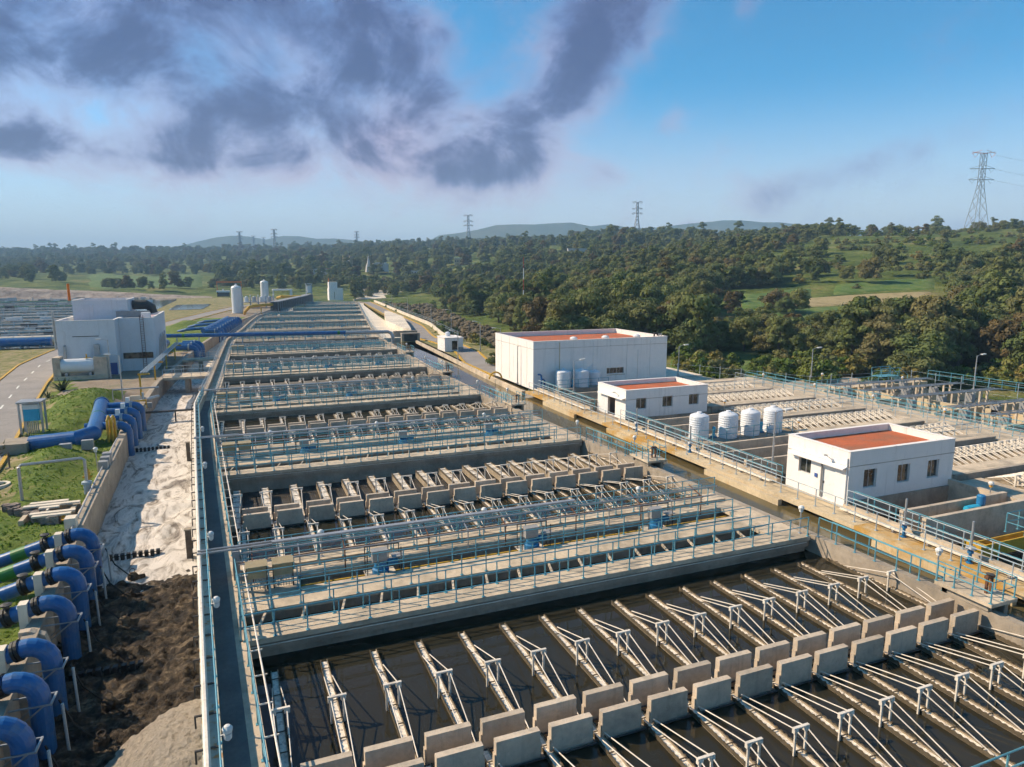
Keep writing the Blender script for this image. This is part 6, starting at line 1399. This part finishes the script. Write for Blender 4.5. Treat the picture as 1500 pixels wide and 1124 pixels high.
# shrubs along the fence, verge and riverbank
bushes = []
for _ in range(260):
    k_ = nrng.random()
    if k_ < .45: u = nrng.uniform(.24, .52); D = nrng.uniform(98, 122)
    elif k_ < .75: u = nrng.uniform(.50, .80); D = nrng.uniform(96, 112)
    else: t = nrng.uniform(95, 330); x = rx2(t) + nrng.uniform(5, 9) if nrng.random() < .6 else right_bank(t) + nrng.uniform(-3, 2); a_, D = w2loc(x, t); u = a_ / D
    x, y = loc2w(u * D, D)
    if (y < 66 and x < 88) or (x < 64 and y < 96): continue
    bushes.append((x, y, max(land_z(u, D), -1.9) - .1, nrng.uniform(.6, 1.5), D, u))
for x, y, z, s_, D, u in bushes[:150]:
    w_ = 'along the fence beside the right-hand works' if y < 110 else 'along the rocky riverbed'
    lab = f"low leafy shrub {w_}"
    root = thing('shrub', lab, 'shrub', (x, y, z), lab, nrng.uniform(0, 6)); root.scale = (s_, s_, s_)
    put('crown', CROWN['bush', 'leaf_bush' if nrng.random() < .7 else 'leaf_olive'], root)
# garden shrubs in the verges by the big building
for q, (x, t, s_) in enumerate(((38.5, 103, .9), (45.5, 112, 1.0), (46.5, 104, 1.1), (44.0, 99, .8), (47, 118, 1.5))):
    root = thing('shrub', f"dark shrub in the dry verge left of the big white building, {ORD[q]} listed", 'shrub', (x, t, -.55)); root.scale = (s_, s_, s_); put('crown', CROWN['bush', 'leaf_green'], root)
for o in [o for o in COL.objects if o.name.startswith('crown') and o.data in (CROWN['bush', 'leaf_bush'], CROWN['bush', 'leaf_olive'])]:
    PROTO.setdefault(('bush', 'leaf_bush' if o.data == CROWN['bush', 'leaf_bush'] else 'leaf_olive'), o)
# the farther woodland reads as one mass: points that carry copies of the crowns above
combos = list(PROTO.items())
ci = {k: i for i, (k, _) in enumerate(combos)}
me = bpy.data.meshes.new('woodland'); me.from_pydata([(t[0], t[1], t[2]) for t in far], [], [])
def attr(nm, typ, vals):
    a = me.attributes.new(nm, typ, 'POINT'); a.data.foreach_set('value', vals)
attr('idx', 'INT', [ci.get((t[5], t[6]), 0) for t in far]); attr('scl', 'FLOAT', [t[3] for t in far]); attr('rot', 'FLOAT', [t[4] for t in far])
wo = put('woodland', me); tag(wo, 'distant wooded hills beyond the plant', 'woodland', kind='stuff')
ng = bpy.data.node_groups.new('woodland', 'GeometryNodeTree'); ng.interface.new_socket('Geometry', in_out='INPUT', socket_type='NodeSocketGeometry'); ng.interface.new_socket('Geometry', in_out='OUTPUT', socket_type='NodeSocketGeometry')
gi = ng.nodes.new('NodeGroupInput'); go = ng.nodes.new('NodeGroupOutput'); jn = ng.nodes.new('GeometryNodeJoinGeometry'); m2p = ng.nodes.new('GeometryNodeMeshToPoints')
ng.links.new(gi.outputs[0], m2p.inputs['Mesh'])
def na(nm, dt):
    n_ = ng.nodes.new('GeometryNodeInputNamedAttribute'); n_.data_type = dt; n_.inputs['Name'].default_value = nm; return n_.outputs['Attribute']
ia, sa, ra = na('idx', 'INT'), na('scl', 'FLOAT'), na('rot', 'FLOAT')
cx = ng.nodes.new('ShaderNodeCombineXYZ'); ng.links.new(ra, cx.inputs[2])
for i, (k, ob) in enumerate(combos):
    oi = ng.nodes.new('GeometryNodeObjectInfo'); oi.inputs['Object'].default_value = ob; oi.inputs['As Instance'].default_value = True; oi.transform_space = 'ORIGINAL'
    cmp_ = ng.nodes.new('FunctionNodeCompare'); cmp_.data_type = 'INT'; cmp_.operation = 'EQUAL'; ng.links.new(ia, cmp_.inputs[2]); cmp_.inputs[3].default_value = i
    ip = ng.nodes.new('GeometryNodeInstanceOnPoints'); ng.links.new(m2p.outputs[0], ip.inputs['Points']); ng.links.new(cmp_.outputs[0], ip.inputs['Selection']); ng.links.new(oi.outputs['Geometry'], ip.inputs['Instance']); ng.links.new(cx.outputs[0], ip.inputs['Rotation']); ng.links.new(sa, ip.inputs['Scale'])
    ng.links.new(ip.outputs[0], jn.inputs[0])
ng.links.new(jn.outputs[0], go.inputs[0])
wo.modifiers.new('woodland', 'NODES').node_group = ng
# chain-link fence on the wood side of the works
fnc = thing('fence', 'thin wire fence between the right-hand works and the wood', 'fence')
FP = [(50, 97), (63, 82), (70, 68), (87, 66.5), (90, 40), (90, 15)]
for i in range(len(FP) - 1):
    a, b_ = Vector((*FP[i], -1.2)), Vector((*FP[i + 1], -1.2)); L_ = (b_ - a).length; n = int(L_ / 3)
    for j in range(n): p_ = a + (b_ - a) * j / n; MB().tube([(0, 0, 0), (0, 0, 2.2)], .04, 5).build('post', MAT['rail_grey'], fnc, loc=p_)
    for zz in (.4, 1.2, 2.0): MB().tube([a + Vector((0, 0, zz)), b_ + Vector((0, 0, zz))], .015, 4).build('wire', MAT['rail_grey'], fnc)
# ------------------------------------------------------------------ air
hzm = bpy.data.materials.new('haze'); hzm.use_nodes = True; N, L = NT(hzm.node_tree); out = N('ShaderNodeOutputMaterial'); pv = N('ShaderNodeVolumePrincipled')
pv.inputs['Color'].default_value = (.46, .72, 1.0, 1); pv.inputs['Density'].default_value = .00027; pv.inputs['Anisotropy'].default_value = .0; L(pv.outputs[0], out.inputs['Volume'])
hz_ = MB().box(-6300, 6300, -6300, 6300, -5, 262).build('haze', hzm); hz_['kind'] = 'stuff'
